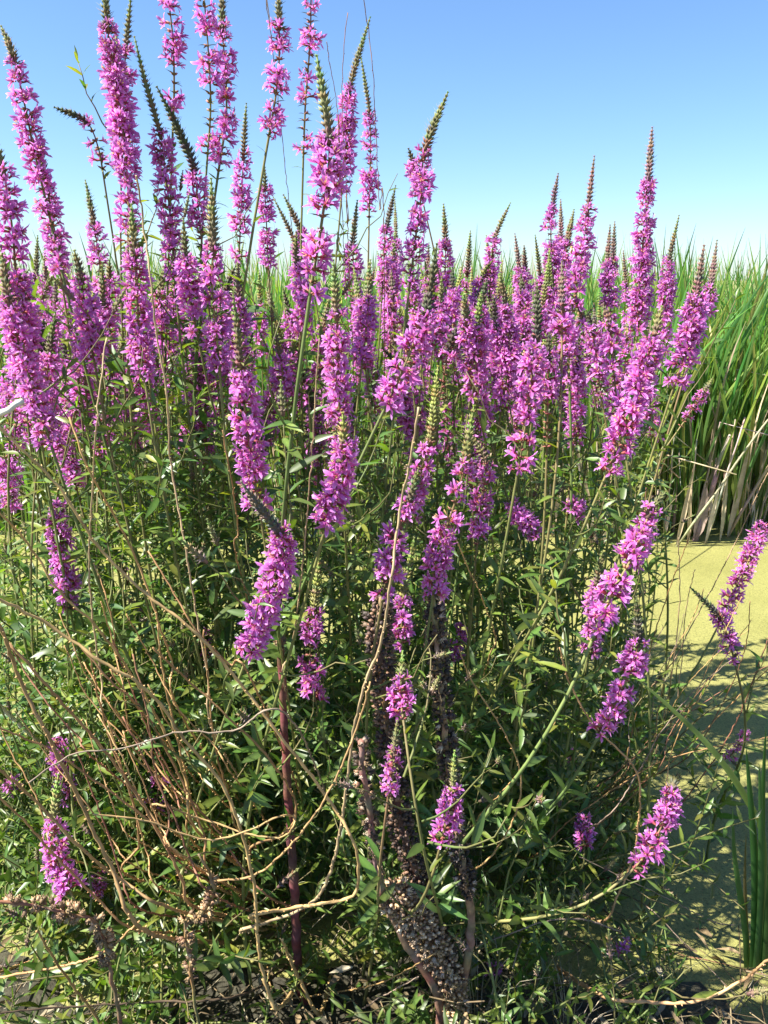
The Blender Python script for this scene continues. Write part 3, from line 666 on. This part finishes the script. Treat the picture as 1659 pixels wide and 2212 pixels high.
# farther plants filling the stand, and the haze of magenta before the cattails
for i in range(78):
    x = U(830, 1410) if i % 3 else U(20, 830); yt = U(500, 720) + (0 if x < 1300 else 30)
    w_ = U(38, 52); ln = U(150, 260)
    sx = G(18)
    stalk(w_, 1, [(x + sx, yt), (x + sx * .4, yt + U(50, 95)), (x, yt + ln * .7), (x - sx * .4, yt + ln)], LF, GF, dens=.85, nbr=1, budcol=random.choice([None, PURP, GREEN]))
for i in range(62):
    x = U(-10, 1150); yt = U(560, 900); w_ = U(50, 66); ln = U(130, 230); sx = G(25)
    stalk(w_, 1, [(x + sx, yt), (x + sx * .4, yt + U(30, 80)), (x, yt + ln * .7), (x - sx * .4, yt + ln)], LM, GM, dens=.9, nbr=4, budcol=random.choice([None, SHADED, GREEN]))

for i in range(30):
    x = U(-10, 860) if i % 3 else U(860, 1330); yt = U(560, 740); w_ = U(60, 76); ln = U(150, 260); sx = G(22)
    stalk(w_, 1, [(x + sx, yt), (x + sx * .4, yt + U(40, 100)), (x, yt + ln * .7), (x - sx * .4, yt + ln)], LM, GM, dens=.9, nbr=2, gap=U(.05, .25), budcol=random.choice([None, SHADED, GREEN, PURP]))

# ------------------------------------------------------------------ leafy shoots without flowers
def shoot(x, y, h, rep=1.0, nb=9, lean=None):
    F = Vector((x, y, foot_z(x, y))); root = empty('leafy_shoot', F)
    kind = 'ankle-high' if h < .18 else 'knee-high' if h < .45 else 'tall'
    where = 'on the bank below the canes' if y < 1.38 and x < -.1 else 'on the bank by the seed stalks' if y < 1.38 else 'leaning over the duckweed' if lean else 'deep in the stand'
    tag(root, '%s leafy green shoot without flowers %s' % (kind, where), 'plant', 'leafy shoots filling the stand')
    lx, ly = lean or (G(.1), G(.1))
    ln = Line(bez(Vector((0, 0, 0)), Vector((0, 0, h * .4)), Vector((lx * .5, ly * .5, h * .8)), Vector((lx, ly, h)), 10))
    m = MB(); m.tube(ln.p, [.0034 * (1 - .7 * i / 10) for i in range(11)], (0.17, 0.20, 0.06), 6); put('stem', m.mesh('stem', M_STEM), root)
    s = .06; kk = 0
    while s < ln.L:
        p, d = ln.at(s); nn = d.orthogonal().normalized(); bb = d.cross(nn); a = kk * pi / 2 + U(-.4, .4); size = (.066 - .034 * s / ln.L) * U(.75, 1.15) * rep
        for q in (0, pi):
            rd = nn * cos(a + q) + bb * sin(a + q)
            mt = frame(p, rd + d * U(.1, .9), d + Vector((G(.3), G(.3), 0)), (size * U(.8, 1.2), size, size))
            if hides(F + mt @ Vector((0, .6, 0))): continue
            put('leaf', LEAF[random.randrange(6)], root, mt)
        kk += 1; s += U(.022, .04)
    for j in range(nb):
        p, d = ln.at(ln.L * U(.2, .95)); nn = d.orthogonal().normalized(); bb = d.cross(nn); a = U(0, 6.28); rd = nn * cos(a) + bb * sin(a)
        add_branch(root, frame_z(p, rd + d * U(.4, 1.1), d, U(.8, 1.3) * rep), random.randrange(10))
for i in range(38):
    px_, py_ = U(-60, 1330), U(1050, 2050)
    Y = U(1.3, 2.0)
    p = at(px_, py_, Y)
    if p.z < .12: p.z = U(.15, .4)
    shoot(p.x, Y, min(p.z, .95), nb=9)
for i in range(36):      # low leafy growth on the bank in front
    x = U(-.75, .42); y = U(1.0, 1.36)
    shoot(x, y, U(.08, .30), rep=U(.8, 1.15), nb=random.randint(2, 5), lean=(G(.09), G(.09) - .05))
for i in range(10):
    x = U(.40, .62); y = U(1.08, 1.36)
    shoot(x, y, U(.05, .12), rep=U(.6, .9), nb=1)
for i in range(7):      # outer shoots leaning over the duckweed
    p = at(U(1180, 1420), U(1500, 2000), 1.6)
    shoot(p.x - .12, U(1.5, 1.7), max(.2, p.z), nb=3, lean=(U(.1, .28), G(.06)))

def leafy_stem(px, Y, size, label):
    P = [at(x, y, Y + .05 * i) for i, (x, y) in enumerate(px)]
    q = P[-1]; P.append(Vector((q.x - .05, q.y + .12, foot_z(q.x, q.y + .12)))); F = P[-1].copy()
    root = empty('trailing_shoot', F); tag(root, label, 'plant', 'leafy stems reaching out over the duckweed')
    ln = Line([p - F for p in catmull(P, 7)]); n = len(ln.p); m = MB(); m.tube(ln.p, [.0009 + .0016 * i / n for i in range(n)], (0.15, 0.14, 0.055), 5); put('stem', m.mesh('stem', M_STEM), root)
    s = .01; kk = 0
    while s < ln.L * .75:
        p, d = ln.at(s); d = -d; nn = d.orthogonal().normalized(); bb = d.cross(nn); a = kk * pi / 2 + U(-.4, .4); sz = size * min(1, .4 + s * 6) * U(.7, 1.2)
        for q in (0, pi):
            rd = nn * cos(a + q) + bb * sin(a + q)
            put('leaf', LEAF[random.randrange(6)], root, frame(p, rd + d * U(.2, .9), d + Vector((G(.4), G(.4), .4)), (sz * 1.1, sz, sz)))
        kk += 1; s += U(.028, .05)
for a in (([(1640, 1765), (1560, 1790), (1450, 1830), (1330, 1850), (1230, 1880)], 1.25, .042, 'leafy stem stretched level over the duckweed towards the broad cattail blades'),
          ([(1608, 1965), (1530, 1900), (1440, 1840), (1330, 1800)], 1.3, .045, 'leafy stem drooping towards the foot of the broad cattail blades'),
          ([(1556, 1640), (1520, 1750), (1490, 1830), (1440, 1900), (1360, 1990)], 1.28, .036, 'leafy stem rising under the thin small spike over the duckweed'),
          ([(1520, 1990), (1450, 1975), (1380, 2020), (1310, 2060)], 1.2, .05, 'leafy stem low at the shaded water edge'),
          ([(1660, 1480), (1600, 1500), (1500, 1560), (1400, 1680)], 1.45, .034, 'leafy stem below the spike with bent blackish tip'),
          ([(1450, 1440), (1440, 1540), (1400, 1640), (1330, 1760)], 1.4, .05, 'broad leaved stem beside the spike with dark tip over duckweed')):
    leafy_stem(*a)

# ------------------------------------------------------------------ undergrowth: leaves and dead stuff nobody could count
m = MB()
for i in range(4200):
    Y = U(1.45, 2.5); x = U(-1.35, .42); z = abs(G(.32))
    if x > .25 and z > .3: continue
    zmax = .95
    if z > zmax: continue
    dirv = Vector((G(1), G(1), G(.5) + .2)); c = random.choice([(0.045, 0.105, 0.025), (0.06, 0.13, 0.028), (0.05, 0.11, 0.03), (0.075, 0.13, 0.03)])
    m.leaf(Vector((x, Y, z + .02)), dirv, Vector((G(.5), G(.5), 1)), U(.03, .07), U(.009, .016), c, .25, .2,
           prof=((0, .25), (.4, 1), (1, 0)))
tag(put('undergrowth', m.mesh('undergrowth', M_LEAF)), 'mass of small dark green leaves deep inside the loosestrife stand', 'foliage', kind='stuff')
m = MB()
for i in range(1500):
    x = U(-1.3, 1.1); y = U(1.0, 1.75) if i % 4 else U(.6, 1.2); z = foot_z(x, y) + .016 + abs(G(.02 if x > .35 else .06))
    if x > .45 and y > 1.4: continue
    a = U(0, 6.28); L_ = U(.03, .16); d = Vector((cos(a), sin(a), G(.25)))
    c = random.choice([(0.20, 0.14, 0.08), (0.13, 0.09, 0.05), (0.26, 0.20, 0.12), (0.30, 0.25, 0.17)])
    if i % 3: m.tube([Vector((x, y, z)), Vector((x, y, z)) + d * L_ * .5 + Vector((0, 0, G(.008))), Vector((x, y, z)) + d * L_], U(.0007, .0016), c, 4)
    else: m.leaf(Vector((x, y, z)), d, Vector((G(.6), G(.6), 1)), U(.03, .07), U(.008, .016), c, .3, .3, prof=((0, .3), (.4, 1), (1, 0)))
tag(put('leaf_litter', m.mesh('leaf_litter', M_CANE)), 'brown dead leaves and broken twigs lying on the bank', 'litter', kind='stuff')

# ------------------------------------------------------------------ dry bare canes
def cane(px, Y, r, c, label, group='bare dry canes', toground=True, taper=.45, Yend=None, name='dry_cane', knots=True):
    n = len(px); Yend = Yend or Y; r = r * .9
    P = [at(x, y, Y + (Yend - Y) * i / (n - 1) + G(.012)) for i, (x, y) in enumerate(px)]
    for p in P: p.z = max(p.z, foot_z(p.x, p.y) + .02)
    if toground and P[-1].z > .03:
        q = P[-1]; fx, fy = q.x + (P[-1] - P[-2]).x * .35, q.y + .12 + q.z * .75
        P.append(Vector((fx, fy, foot_z(fx, fy))))
    F = P[-1].copy(); pts = [p - F for p in catmull(P, 9)]; ln = Line(pts)
    step = .011; N_ = max(6, int(ln.L / step)); Q, rr, cc = [], [], []
    for i in range(N_ + 1):
        t = i / N_; p, _ = ln.at(ln.L * t)
        kn = 1.22 if (knots and i % 2 == 0) else 1.0
        Q.append(p + Vector((G(.0006), G(.0006), G(.0006)))); rr.append(r * (taper + (1 - taper) * t) * kn * U(.93, 1.07))
        f = U(.82, 1.18); cc.append(tuple(x * f for x in c))
    m = MB(); m.tube(Q, rr, cc, 6)
    if knots:
        for i in range(1, N_, 1):
            if R() < .55:
                d = (Q[i] - Q[i - 1]).normalized(); nn = d.orthogonal().normalized(); bb = d.cross(nn); a = U(0, 6.28); rd = nn * cos(a) + bb * sin(a)
                m.spike(Q[i] + rd * rr[i] * .7, rd - d * .5, r * U(.9, 1.7), r * .42, tuple(x * 1.25 for x in c), tuple(x * 1.5 for x in c), 4)
    o = put(name, m.mesh(name, M_CANE)); o.location = F
    return tag(o, label, 'dry stem', group)
for a in CANES:
    px, Y, r, c, lab = a
    cane(px, Y, r, c, lab, Yend=Y + .16)
for i in range(30):     # more of the tangle, and thin stems over the water
    if i < 20:
        x0 = U(-40, 330); y0 = U(1150, 1600); L_ = U(250, 450); a = U(.9, 1.35)
        px = [(x0 + cos(a) * L_ * t + G(6), y0 + sin(a) * L_ * t + 30 * sin(3 * t)) for t in (0, .25, .5, .75, 1)]
        cc_ = random.choice([(TAN, 'brown tan'), (TAN2, 'pale tan'), (TAN, 'brown tan'), (RED, 'reddish brown')]); cane(px, U(.98, 1.2), U(.0018, .0026), cc_[0], '%s knobbly cane, %s, among the tangled canes' % (cc_[1], 'short and thin' if L_ < 340 else 'longer and thin'))
    else:
        x0 = U(1300, 1420); y0 = U(1650, 1850); L_ = U(250, 520); a = U(-1.3, -.55)
        px = [(x0 + cos(a) * L_ * t + G(8), y0 + sin(a) * L_ * t - 30 * sin(3 * t)) for t in (1, .75, .5, .25, 0)]
        cane(px, U(1.35, 1.6), U(.0012, .0019), random.choice([TAN, GREY, RED]), 'thin dry stem fanning out over the duckweed', group='dry stems over the duckweed')

# ------------------------------------------------------------------ old stalks crusted with seed capsules
def caps_mesh(i):
    m = MB(); c = [(0.095, 0.062, 0.040), (0.19, 0.12, 0.065), (0.31, 0.205, 0.11), (0.055, 0.040, 0.032), (0.40, 0.31, 0.23)][i]
    z = Vector((0, 0, 1))
    m.tube([Vector((0, 0, 0)), Vector((0, 0, .0018)), Vector((0, 0, .0046)), Vector((0, 0, .0056))], [.0008, .0021, .0023, .0017], [c, c, tuple(x * 1.25 for x in c), tuple(x * .5 for x in c)], 6)
    for k in range(5):
        a = 2 * pi * k / 5; rd = Vector((cos(a), sin(a), 0))
        m.spike(rd * .0018 + z * .005, z + rd * .35, .0028, .0006, tuple(x * 1.3 for x in c), tuple(x * 1.7 for x in c), 3)
    return m.mesh('seed_capsule', M_CAPS)
CAPS = [caps_mesh(i) for i in range(5)]
def seed_stalk(px, Y, r0, r1, s_from, s_to, ncaps, thick, label, c=(0.20, 0.125, 0.075), mix=(0, 1, 2, 3, 0, 4), foot=True, crust=((0.085, 0.055, 0.036), (0.17, 0.11, 0.06), (0.05, 0.037, 0.03))):
    P = [at(x, y, Y + .06 * i / len(px)) for i, (x, y) in enumerate(px)]     # from the top down
    if foot:
        q = P[-1]
        if q.z > .02: P.append(Vector((q.x + .01, q.y + .02, foot_z(q.x, q.y + .02))))
    F = P[-1].copy(); root = empty('seed_stalk', F); tag(root, label, 'seed stalk', 'old seed stalks in the middle of the stand')
    pts = [p - F for p in catmull(P, 8)]; ln = Line(pts); N_ = max(12, int(ln.L / .02)); m = MB()
    Q = [ln.at(ln.L * i / N_)[0] + Vector((G(.0012), G(.0012), 0)) for i in range(N_ + 1)]
    m.tube(Q, [(r0 + (r1 - r0) * i / N_) * U(.9, 1.12) for i in range(N_ + 1)], [tuple(x * U(.75, 1.2) for x in c) for i in range(N_ + 1)], 8)
    put('stem', m.mesh('stem', M_DEAD), root)
    k = 0
    def one(parent, sc=1.0):
        t = U(s_from, s_to); p, d = ln.at(ln.L * t); nn = d.orthogonal().normalized(); bb = d.cross(nn); a = U(0, 6.28); rd = nn * cos(a) + bb * sin(a)
        env = thick * min(1, (t - s_from) / .05 + .35, (s_to - t) / .05 + .35); q = env * U(.25, 1.0) ** .6
        return p + rd * q, rd * 1.0 - d * U(-.2, .9) + Vector((G(.25), G(.25), G(.25)))
    n_obj = min(300, ncaps)
    for i in range(n_obj):
        p, dv = one(root); put('seed_capsule', CAPS[random.choice(mix)], root, frame_z(p, dv, Vector((G(1), G(1), G(1))), U(1.1, 1.75)))
    if ncaps > n_obj:
        m = MB()
        for i in range(ncaps - n_obj):
            p, dv = one(root); c2 = random.choice(crust); m.spike(p, dv, .0085, .0034, c2, tuple(x * 1.5 for x in c2), 5, .5)
        tag(put('seed_crust', m.mesh('seed_crust', M_CAPS), root), kind='stuff')
    return root
seed_stalk([(838, 1922), (862, 1945), (896, 1985), (935, 2045), (965, 2100), (978, 2140), (978, 2215)], 1.10, .004, .012, .0, .86, 1500, .027, 'thickest broken seed stalk, pale brown capsules on top, leaning from the ground', mix=(1, 2, 2, 4, 2, 4), crust=((0.30, 0.20, 0.10), (0.22, 0.15, 0.08), (0.12, 0.08, 0.05), (0.38, 0.29, 0.18)))
seed_stalk([(779, 1600), (786, 1680), (795, 1740), (813, 1859), (829, 1935), (863, 2013), (905, 2080), (945, 2150)], 1.07, .0045, .0085, .0, .38, 120, .009, 'plain brown old stem bending up beside the thickest seed stalk', c=(0.24, 0.155, 0.10))
seed_stalk([(822, 1290), (820, 1400), (832, 1530), (848, 1650), (866, 1789), (891, 1859), (915, 1940), (945, 2020), (975, 2110)], 1.11, .004, .009, .0, .82, 1500, .018, 'tall dark seed stalk thickly crusted with black brown capsules', mix=(0, 3, 3, 1, 0, 3, 2))
seed_stalk([(936, 1290), (945, 1400), (956, 1520), (966, 1620), (980, 1780), (997, 1859), (1014, 1957), (1015, 2041), (1000, 2120), (990, 2160)], 1.09, .004, .0085, .0, .62, 700, .0115, 'slim dark seed stalk with its lower stem bare and brown', c=(0.28, 0.18, 0.11), mix=(0, 3, 1, 4, 3, 0))
seed_stalk([(604, 1380), (614, 1550), (622, 1705), (633, 1873), (640, 2013), (648, 2120)], 1.2, .006, .010, .0, .02, 6, .006, 'bare reddish brown old stem standing in shade among leaves', c=(0.15, 0.075, 0.05))
seed_stalk([(-30, 1950), (20, 1945), (70, 1955), (140, 1970), (205, 1990), (230, 2060)], .92, .002, .004, .05, .42, 120, .0065, 'brown seed head lying level by the tangled canes', c=(0.27, 0.17, 0.09), mix=(1, 2, 2, 1))
seed_stalk([(430, 1845), (455, 1895), (460, 1940), (430, 1985), (400, 2010)], 1.0, .002, .003, .1, .6, 70, .0045, 'curled brown seed head under the hooked cane', c=(0.27, 0.17, 0.09), mix=(1, 2, 2, 1))

# ------------------------------------------------------------------ cattails
def blade_mesh(i):
    r0 = random.Random(300 + i); m = MB(); n = 9; wd = r0.uniform(.011, .017); bend = r0.uniform(.01, .12) * (1 if i % 4 else 2.6); tw = r0.uniform(-1.2, 1.2)
    c = [(0.125, 0.245, 0.045), (0.105, 0.23, 0.055), (0.15, 0.265, 0.045), (0.19, 0.27, 0.05), (0.09, 0.205, 0.06), (0.24, 0.27, 0.07)][i % 6]
    rows = []
    for k in range(n + 1):
        t = k / n; a = tw * t; sd = Vector((cos(a), sin(a), 0)); fw = Vector((-sin(a), cos(a), 0))
        z = t - (.25 * bend * t ** 4); ctr = Vector((bend * t ** 2.6, .02 * sin(5 * t + i), z)); hw = wd * .5 * (min(1, .75 + t) if t < .6 else max(0.04, 1 - ((t - .6) / .4) ** 1.6))
        cc = tuple(x * (1 - .25 * (1 - t)) + y * .25 * (1 - t) for x, y in zip(c, (0.26, 0.25, 0.10))) if t < .5 else c
        rows.append(len(m.v)); m.v += [ctr - sd * hw + fw * hw * .4, ctr, ctr + sd * hw + fw * hw * .4]; m.c += [cc, tuple(x * .85 for x in cc), cc]
    for a, b_ in zip(rows[:-1], rows[1:]):
        for k in (0, 1): m.f.append((a + k, a + k + 1, b_ + k + 1, b_ + k))
    return m
BL = [blade_mesh(i) for i in range(14)]; BLADE = [q.mesh('blade', M_REED) for q in BL]
DRYC = [(0.42, 0.31, 0.20), (0.50, 0.40, 0.27), (0.36, 0.26, 0.18), (0.46, 0.37, 0.29)]
def dryblade(i):
    q = blade_mesh(i); q.c = [tuple(x * (.9 + .2 * ((j * 7) % 5) / 5) for x in DRYC[i % 4]) for j in range(len(q.v))]; return q.mesh('dry_blade', M_DRYREED)
DRYBL = [dryblade(i) for i in range(6)]
def blade_mat(h, lean, az, wmul=1.0):
    ax = Vector((cos(az), sin(az), 0)); z = Vector((0, 0, 1)) * cos(lean) + ax * sin(lean); x = (ax - z * ax.dot(z)).normalized(); y = z.cross(x)
    return Matrix(((x.x * h, y.x * h * 1, z.x * h, 0), (x.y * h, y.y * h, z.y * h, 0), (x.z * h, y.z * h, z.z * h, 0), (0, 0, 0, 1)))
LCT = 'green cattail clump with upright strap leaves in the bank beyond the duckweed'
def cattail(x, y, h, nb, label=LCT, group='cattails along the far edge of the duckweed', dry=.12, spread=.13):
    root = empty('cattail', Vector((x, y, -.01)))
    if label == LCT:
        row = 'at the very edge of the duckweed' if y < bank_y(x) + .25 else 'just behind the water-edge row' if y < bank_y(x) + .7 else 'deep in the bank'
        label = '%s cattail, MIX, %s' % ('tall' if h > 1.54 else 'lower', row)
    nd = 0
    for k in range(nb):
        mt = blade_mat(h * U(.72, 1.1), abs(G(spread)), U(0, 6.28)); mt.translation = Vector((G(.02), G(.02), 0))
        if R() < dry:
            nd += 1
            mt2 = blade_mat(h * U(.35, .8), abs(G(spread * 1.8)), U(0, 6.28)); mt2.translation = mt.translation
            put('dry_blade', random.choice(DRYBL), root, mt2)
        else: put('blade', random.choice(BLADE), root, mt)
    tag(root, label.replace('MIX', 'all-green' if nd == 0 else 'green clump with one dry tan leaf' if nd == 1 else 'green clump with several dry tan leaves'), 'cattail', group)
def bank_y(x): return 4.15 + .12 * sin(3.1 * x) + .07 * sin(7.7 * x + 1) + .10 * abs(x)
for i in range(285):
    x = U(-2.9, 3.0) if i % 5 else U(.4, 2.6); y = bank_y(x) + (U(0, .5) if i % 2 else U(.3, 2.0))
    cattail(x, y, U(1.30, 1.60) + .05 * (y - 4), random.randint(7, 10))
m = MB()
for i in range(7000):
    x = U(-7, 8.5); y = 5.3 + abs(G(3.2)); h = U(1.25, 1.74); q = BL[random.randrange(14)]; mt = blade_mat(h, abs(G(.12)), U(0, 6.28)); mt.translation = Vector((x, y, 0))
    f = U(.75, 1.25); dryf = R() < .15; i0 = len(m.v)
    m.v += [mt @ v for v in q.v]; m.c += [tuple(c_ * f for c_ in (DRYC[i % 4] if dryf else c)) for c in q.c]; m.f += [tuple(a + i0 for a in f_) for f_ in q.f]
tag(put('reed_bed', m.mesh('reed_bed', M_REED)), 'far mass of green cattail leaves stretching out of sight behind the clumps', 'reed bed', kind='stuff')
# dry and broken reeds along the front of the bank
LD = 'dry tan reed leaning at the front of the cattail bank'
def dry_reed(x, y, h, lean, az, r, broken, label=LD, c=None):
    F = Vector((x, y, -.01)); c = c or random.choice(DRYC); m = MB(); ax = Vector((cos(az), sin(az), 0))
    p1 = Vector((0, 0, 1)) * h * cos(lean) + ax * h * sin(lean); pts = [p1 * t + Vector((G(.004), G(.004), 0)) * (t > 0) for t in (0, .2, .4, .6, .8, 1)]
    if broken:
        a2 = az + G(.8); d2 = Vector((cos(a2), sin(a2), -U(-.2, 1.0))).normalized() * h * U(.3, .7); pts += [p1 + d2 * .3, p1 + d2]
    n = len(pts); m.tube(pts, [r * (1 - .45 * i / n) for i in range(n)], [tuple(x_ * U(.8, 1.2) for x_ in c) for i in range(n)], 6)
    # papery sheath at the foot
    m.leaf(pts[0] + Vector((0, -.004, .02)), Vector((0, 0, 1)) + ax * .1, Vector((0, -1, 0)), h * .5, r * 4, tuple(x_ * 1.05 for x_ in c), -.03, .4)
    o = put('dry_reed', m.mesh('dry_reed', M_DRYREED)); o.location = F; tag(o, label if label != LD else '%s %s %s dry reed at the front of the cattail bank' % ('stout' if r > .0055 else 'thin', 'long' if h > .6 else 'short', ('snapped' if broken else 'upright' if lean < .15 else 'slanting')), 'dry reed', 'dry reeds at the front of the cattails')
for i in range(95):
    x = U(-2.4, 2.4) if i % 3 == 0 else U(.7, 2.4)
    dry_reed(x, bank_y(x) + U(-.1, .45), U(.25, .95), abs(G(.22)), U(0, 6.28), U(.0025, .006), R() < .4)
p = ground_at(1500, 1168); dry_reed(p.x, p.y, .62, .22, .1, .017, False, 'stoutest pale reed stub leaning out at the water edge', (0.50, 0.39, 0.31))
p = ground_at(1420, 1120); dry_reed(p.x, p.y, .45, .05, 3.3, .010, False, 'upright bleached reed stub at the water edge', (0.52, 0.45, 0.38))
p = ground_at(1570, 1160); dry_reed(p.x, p.y, 1.15, .42, .05, .009, True, 'long broken pale reed slanting across the cattails', (0.48, 0.36, 0.26))
p = ground_at(1460, 1180); dry_reed(p.x, p.y, .9, .5, -.1, .007, True, 'thin dry reed slanting low over the duckweed edge', (0.44, 0.33, 0.22))
p = ground_at(1640, 1130); dry_reed(p.x, p.y, 1.25, .34, 3.0, .010, False, 'long tan reed leaning back over the cattail bank', (0.46, 0.34, 0.22))
# bleached reed at the other end
cane([(48, 868), (10, 888), (-60, 925), (-200, 1010), (-330, 1200)], 1.05, .0055, (0.72, 0.68, 0.55), 'bleached white reed stem poking out behind the drooping spike', group='dry reeds', knots=False, taper=.9, name='bleached_reed')

# broad cattail blades near the water's edge
def strap(m, px, Y, wpx, c, Y1=None):
    P = [at(x, y, Y + ((Y1 or Y) - Y) * i / (len(px) - 1)) for i, (x, y) in enumerate(px)]
    A = catmull(P, 6); n = len(A) - 1; rows = []
    for k, p in enumerate(A):
        t = k / n; d = (A[min(k + 1, n)] - A[max(k - 1, 0)]).normalized(); sd = d.cross(Vector((.25, -1, .2))).normalized(); fw = d.cross(sd)
        hw = wpx / FPX * Y * .5 * (1 if t > .45 else max(.05, (t / .45) ** .6)); rows.append(len(m.v))
        m.v += [p - sd * hw + fw * hw * .35, p, p + sd * hw + fw * hw * .35]; f = .85 + .3 * t; m.c += [c, tuple(x * .85 for x in c), c]
    for a, b_ in zip(rows[:-1], rows[1:]):
        for k in (0, 1): m.f.append((a + k, a + k + 1, b_ + k + 1, b_ + k))
F = ground_at(1625, 2090, 0.0); root = empty('cattail', F); tag(root, 'broad bladed cattail growing at the near water edge beyond the stand', 'cattail', 'broad bladed near cattails')
CG = (0.10, 0.20, 0.045); CG2 = (0.075, 0.16, 0.04); CY = (0.28, 0.25, 0.09)
for px, wpx, c in [([(1612, 1615), (1622, 1720), (1632, 1850), (1632, 1980), (1628, 2090)], 22, CG), ([(1583, 1745), (1588, 1850), (1603, 1950), (1612, 2020), (1615, 2090)], 18, CG2),
                   ([(1655, 1570), (1650, 1700), (1648, 1850), (1640, 2090)], 16, CG), ([(1380, 1470), (1450, 1530), (1540, 1620), (1610, 1720), (1650, 1810), (1650, 1950), (1640, 2085)], 17, (0.13, 0.22, 0.06)),
                   ([(1640, 1650), (1646, 1780), (1645, 1950), (1635, 2090)], 20, CG2), ([(1612, 1800), (1610, 1900), (1614, 2000), (1620, 2088)], 11, CY), ([(1690, 1600), (1675, 1780), (1655, 2090)], 22, CG),
                   ([(1680, 1750), (1668, 1880), (1648, 2092)], 18, CG2)]:
    m = MB(); strap(m, px, F.y - U(-.02, .03), wpx, c); m.v = [v - F for v in m.v]; put('blade', m.mesh('blade', M_REED), root)

# dry grass tufts at the feet of the seed stalks
for (gx, gy, n, h, lab) in [(1045, 2190, 26, .17, 'wispy dry grass tuft beside the foot of the seed stalks'), (950, 2205, 14, .12, 'small wispy grass tuft in front of the thickest seed stalk'), (1250, 2205, 22, .14, 'wispy grey grass tuft on the shaded bank')]:
    p = at(gx, gy, 1.1); p = Vector((p.x, 1.15, foot_z(p.x, 1.15))); root = empty('dry_grass_tuft', p); tag(root, lab, 'grass tuft', 'dry grass tufts on the bank')
    for k in range(n):
        m = MB(); a = U(0, 6.28); d = Vector((cos(a), sin(a), 0)); hh = h * U(.5, 1.3); sp_ = U(.02, .09)
        m.tube([d * .01, d * (.01 + sp_ * .3) + Vector((0, 0, hh * .5)), d * (.01 + sp_ * .7) + Vector((0, 0, hh * .85)), d * (.01 + sp_ * 1.3) + Vector((0, 0, hh))], [.0009, .0008, .0006, .0003], random.choice([(0.42, 0.36, 0.25), (0.34, 0.29, 0.22), (0.28, 0.27, 0.15)]), 4)
        put('grass_blade', m.mesh('grass_blade', M_DRYREED), root)

# ------------------------------------------------------------------ bee on a flower
D = FPX * .060 / 66; d = ray(1258, 540); Yb = D * d.y
pb = at(1235, 535, Yb - .022)
m = MB(); AM = (0.50, 0.27, 0.06); BK = (0.06, 0.04, 0.03)
root = empty('honey_bee', pb); tag(root, 'small amber honey bee clinging to a flower spike over the cattails', 'bee')
for i in range(5): m.blob(Vector((0, 0, -.0035 - .0016 * i)), .0031 - .00035 * i, AM if i % 2 == 0 else (0.25, 0.14, 0.04), 8, 5, (1, 1, .55))
put('abdomen', m.mesh('abdomen', M_BUD), root)
m = MB(); m.blob(Vector((0, 0, 0)), .003, (0.42, 0.28, 0.10)); put('thorax', m.mesh('thorax', M_BUD), root)
m = MB(); m.blob(Vector((0, .0004, .0036)), .0019, BK); put('head', m.mesh('head', M_BUD), root)
for sx in (-1, 1):
    m = MB(); m.leaf(Vector((sx * .0015, -.002, 0)), Vector((sx * .35, -.5, -1)), Vector((0, -1, .3)), .0095, .0034, (0.55, 0.50, 0.42), 0, .05); put('wing', m.mesh('wing', M_BUD), root)
    for k in range(3):
        m = MB(); m.tube([Vector((sx * .002, .001, .001 - .0015 * k)), Vector((sx * .0045, .003, -.0015 * k)), Vector((sx * .0052, .006, -.001 - .002 * k))], .0003, BK, 4); put('leg', m.mesh('leg', M_BUD), root)

# ------------------------------------------------------------------ more leafy growth along the bank end of the stand
for i in range(22):
    px_, py_ = U(-90, 150), U(1150, 1850); Y = U(1.35, 1.9); p = at(px_, py_, Y)
    shoot(p.x, Y, max(.25, min(.9, p.z)), nb=8)
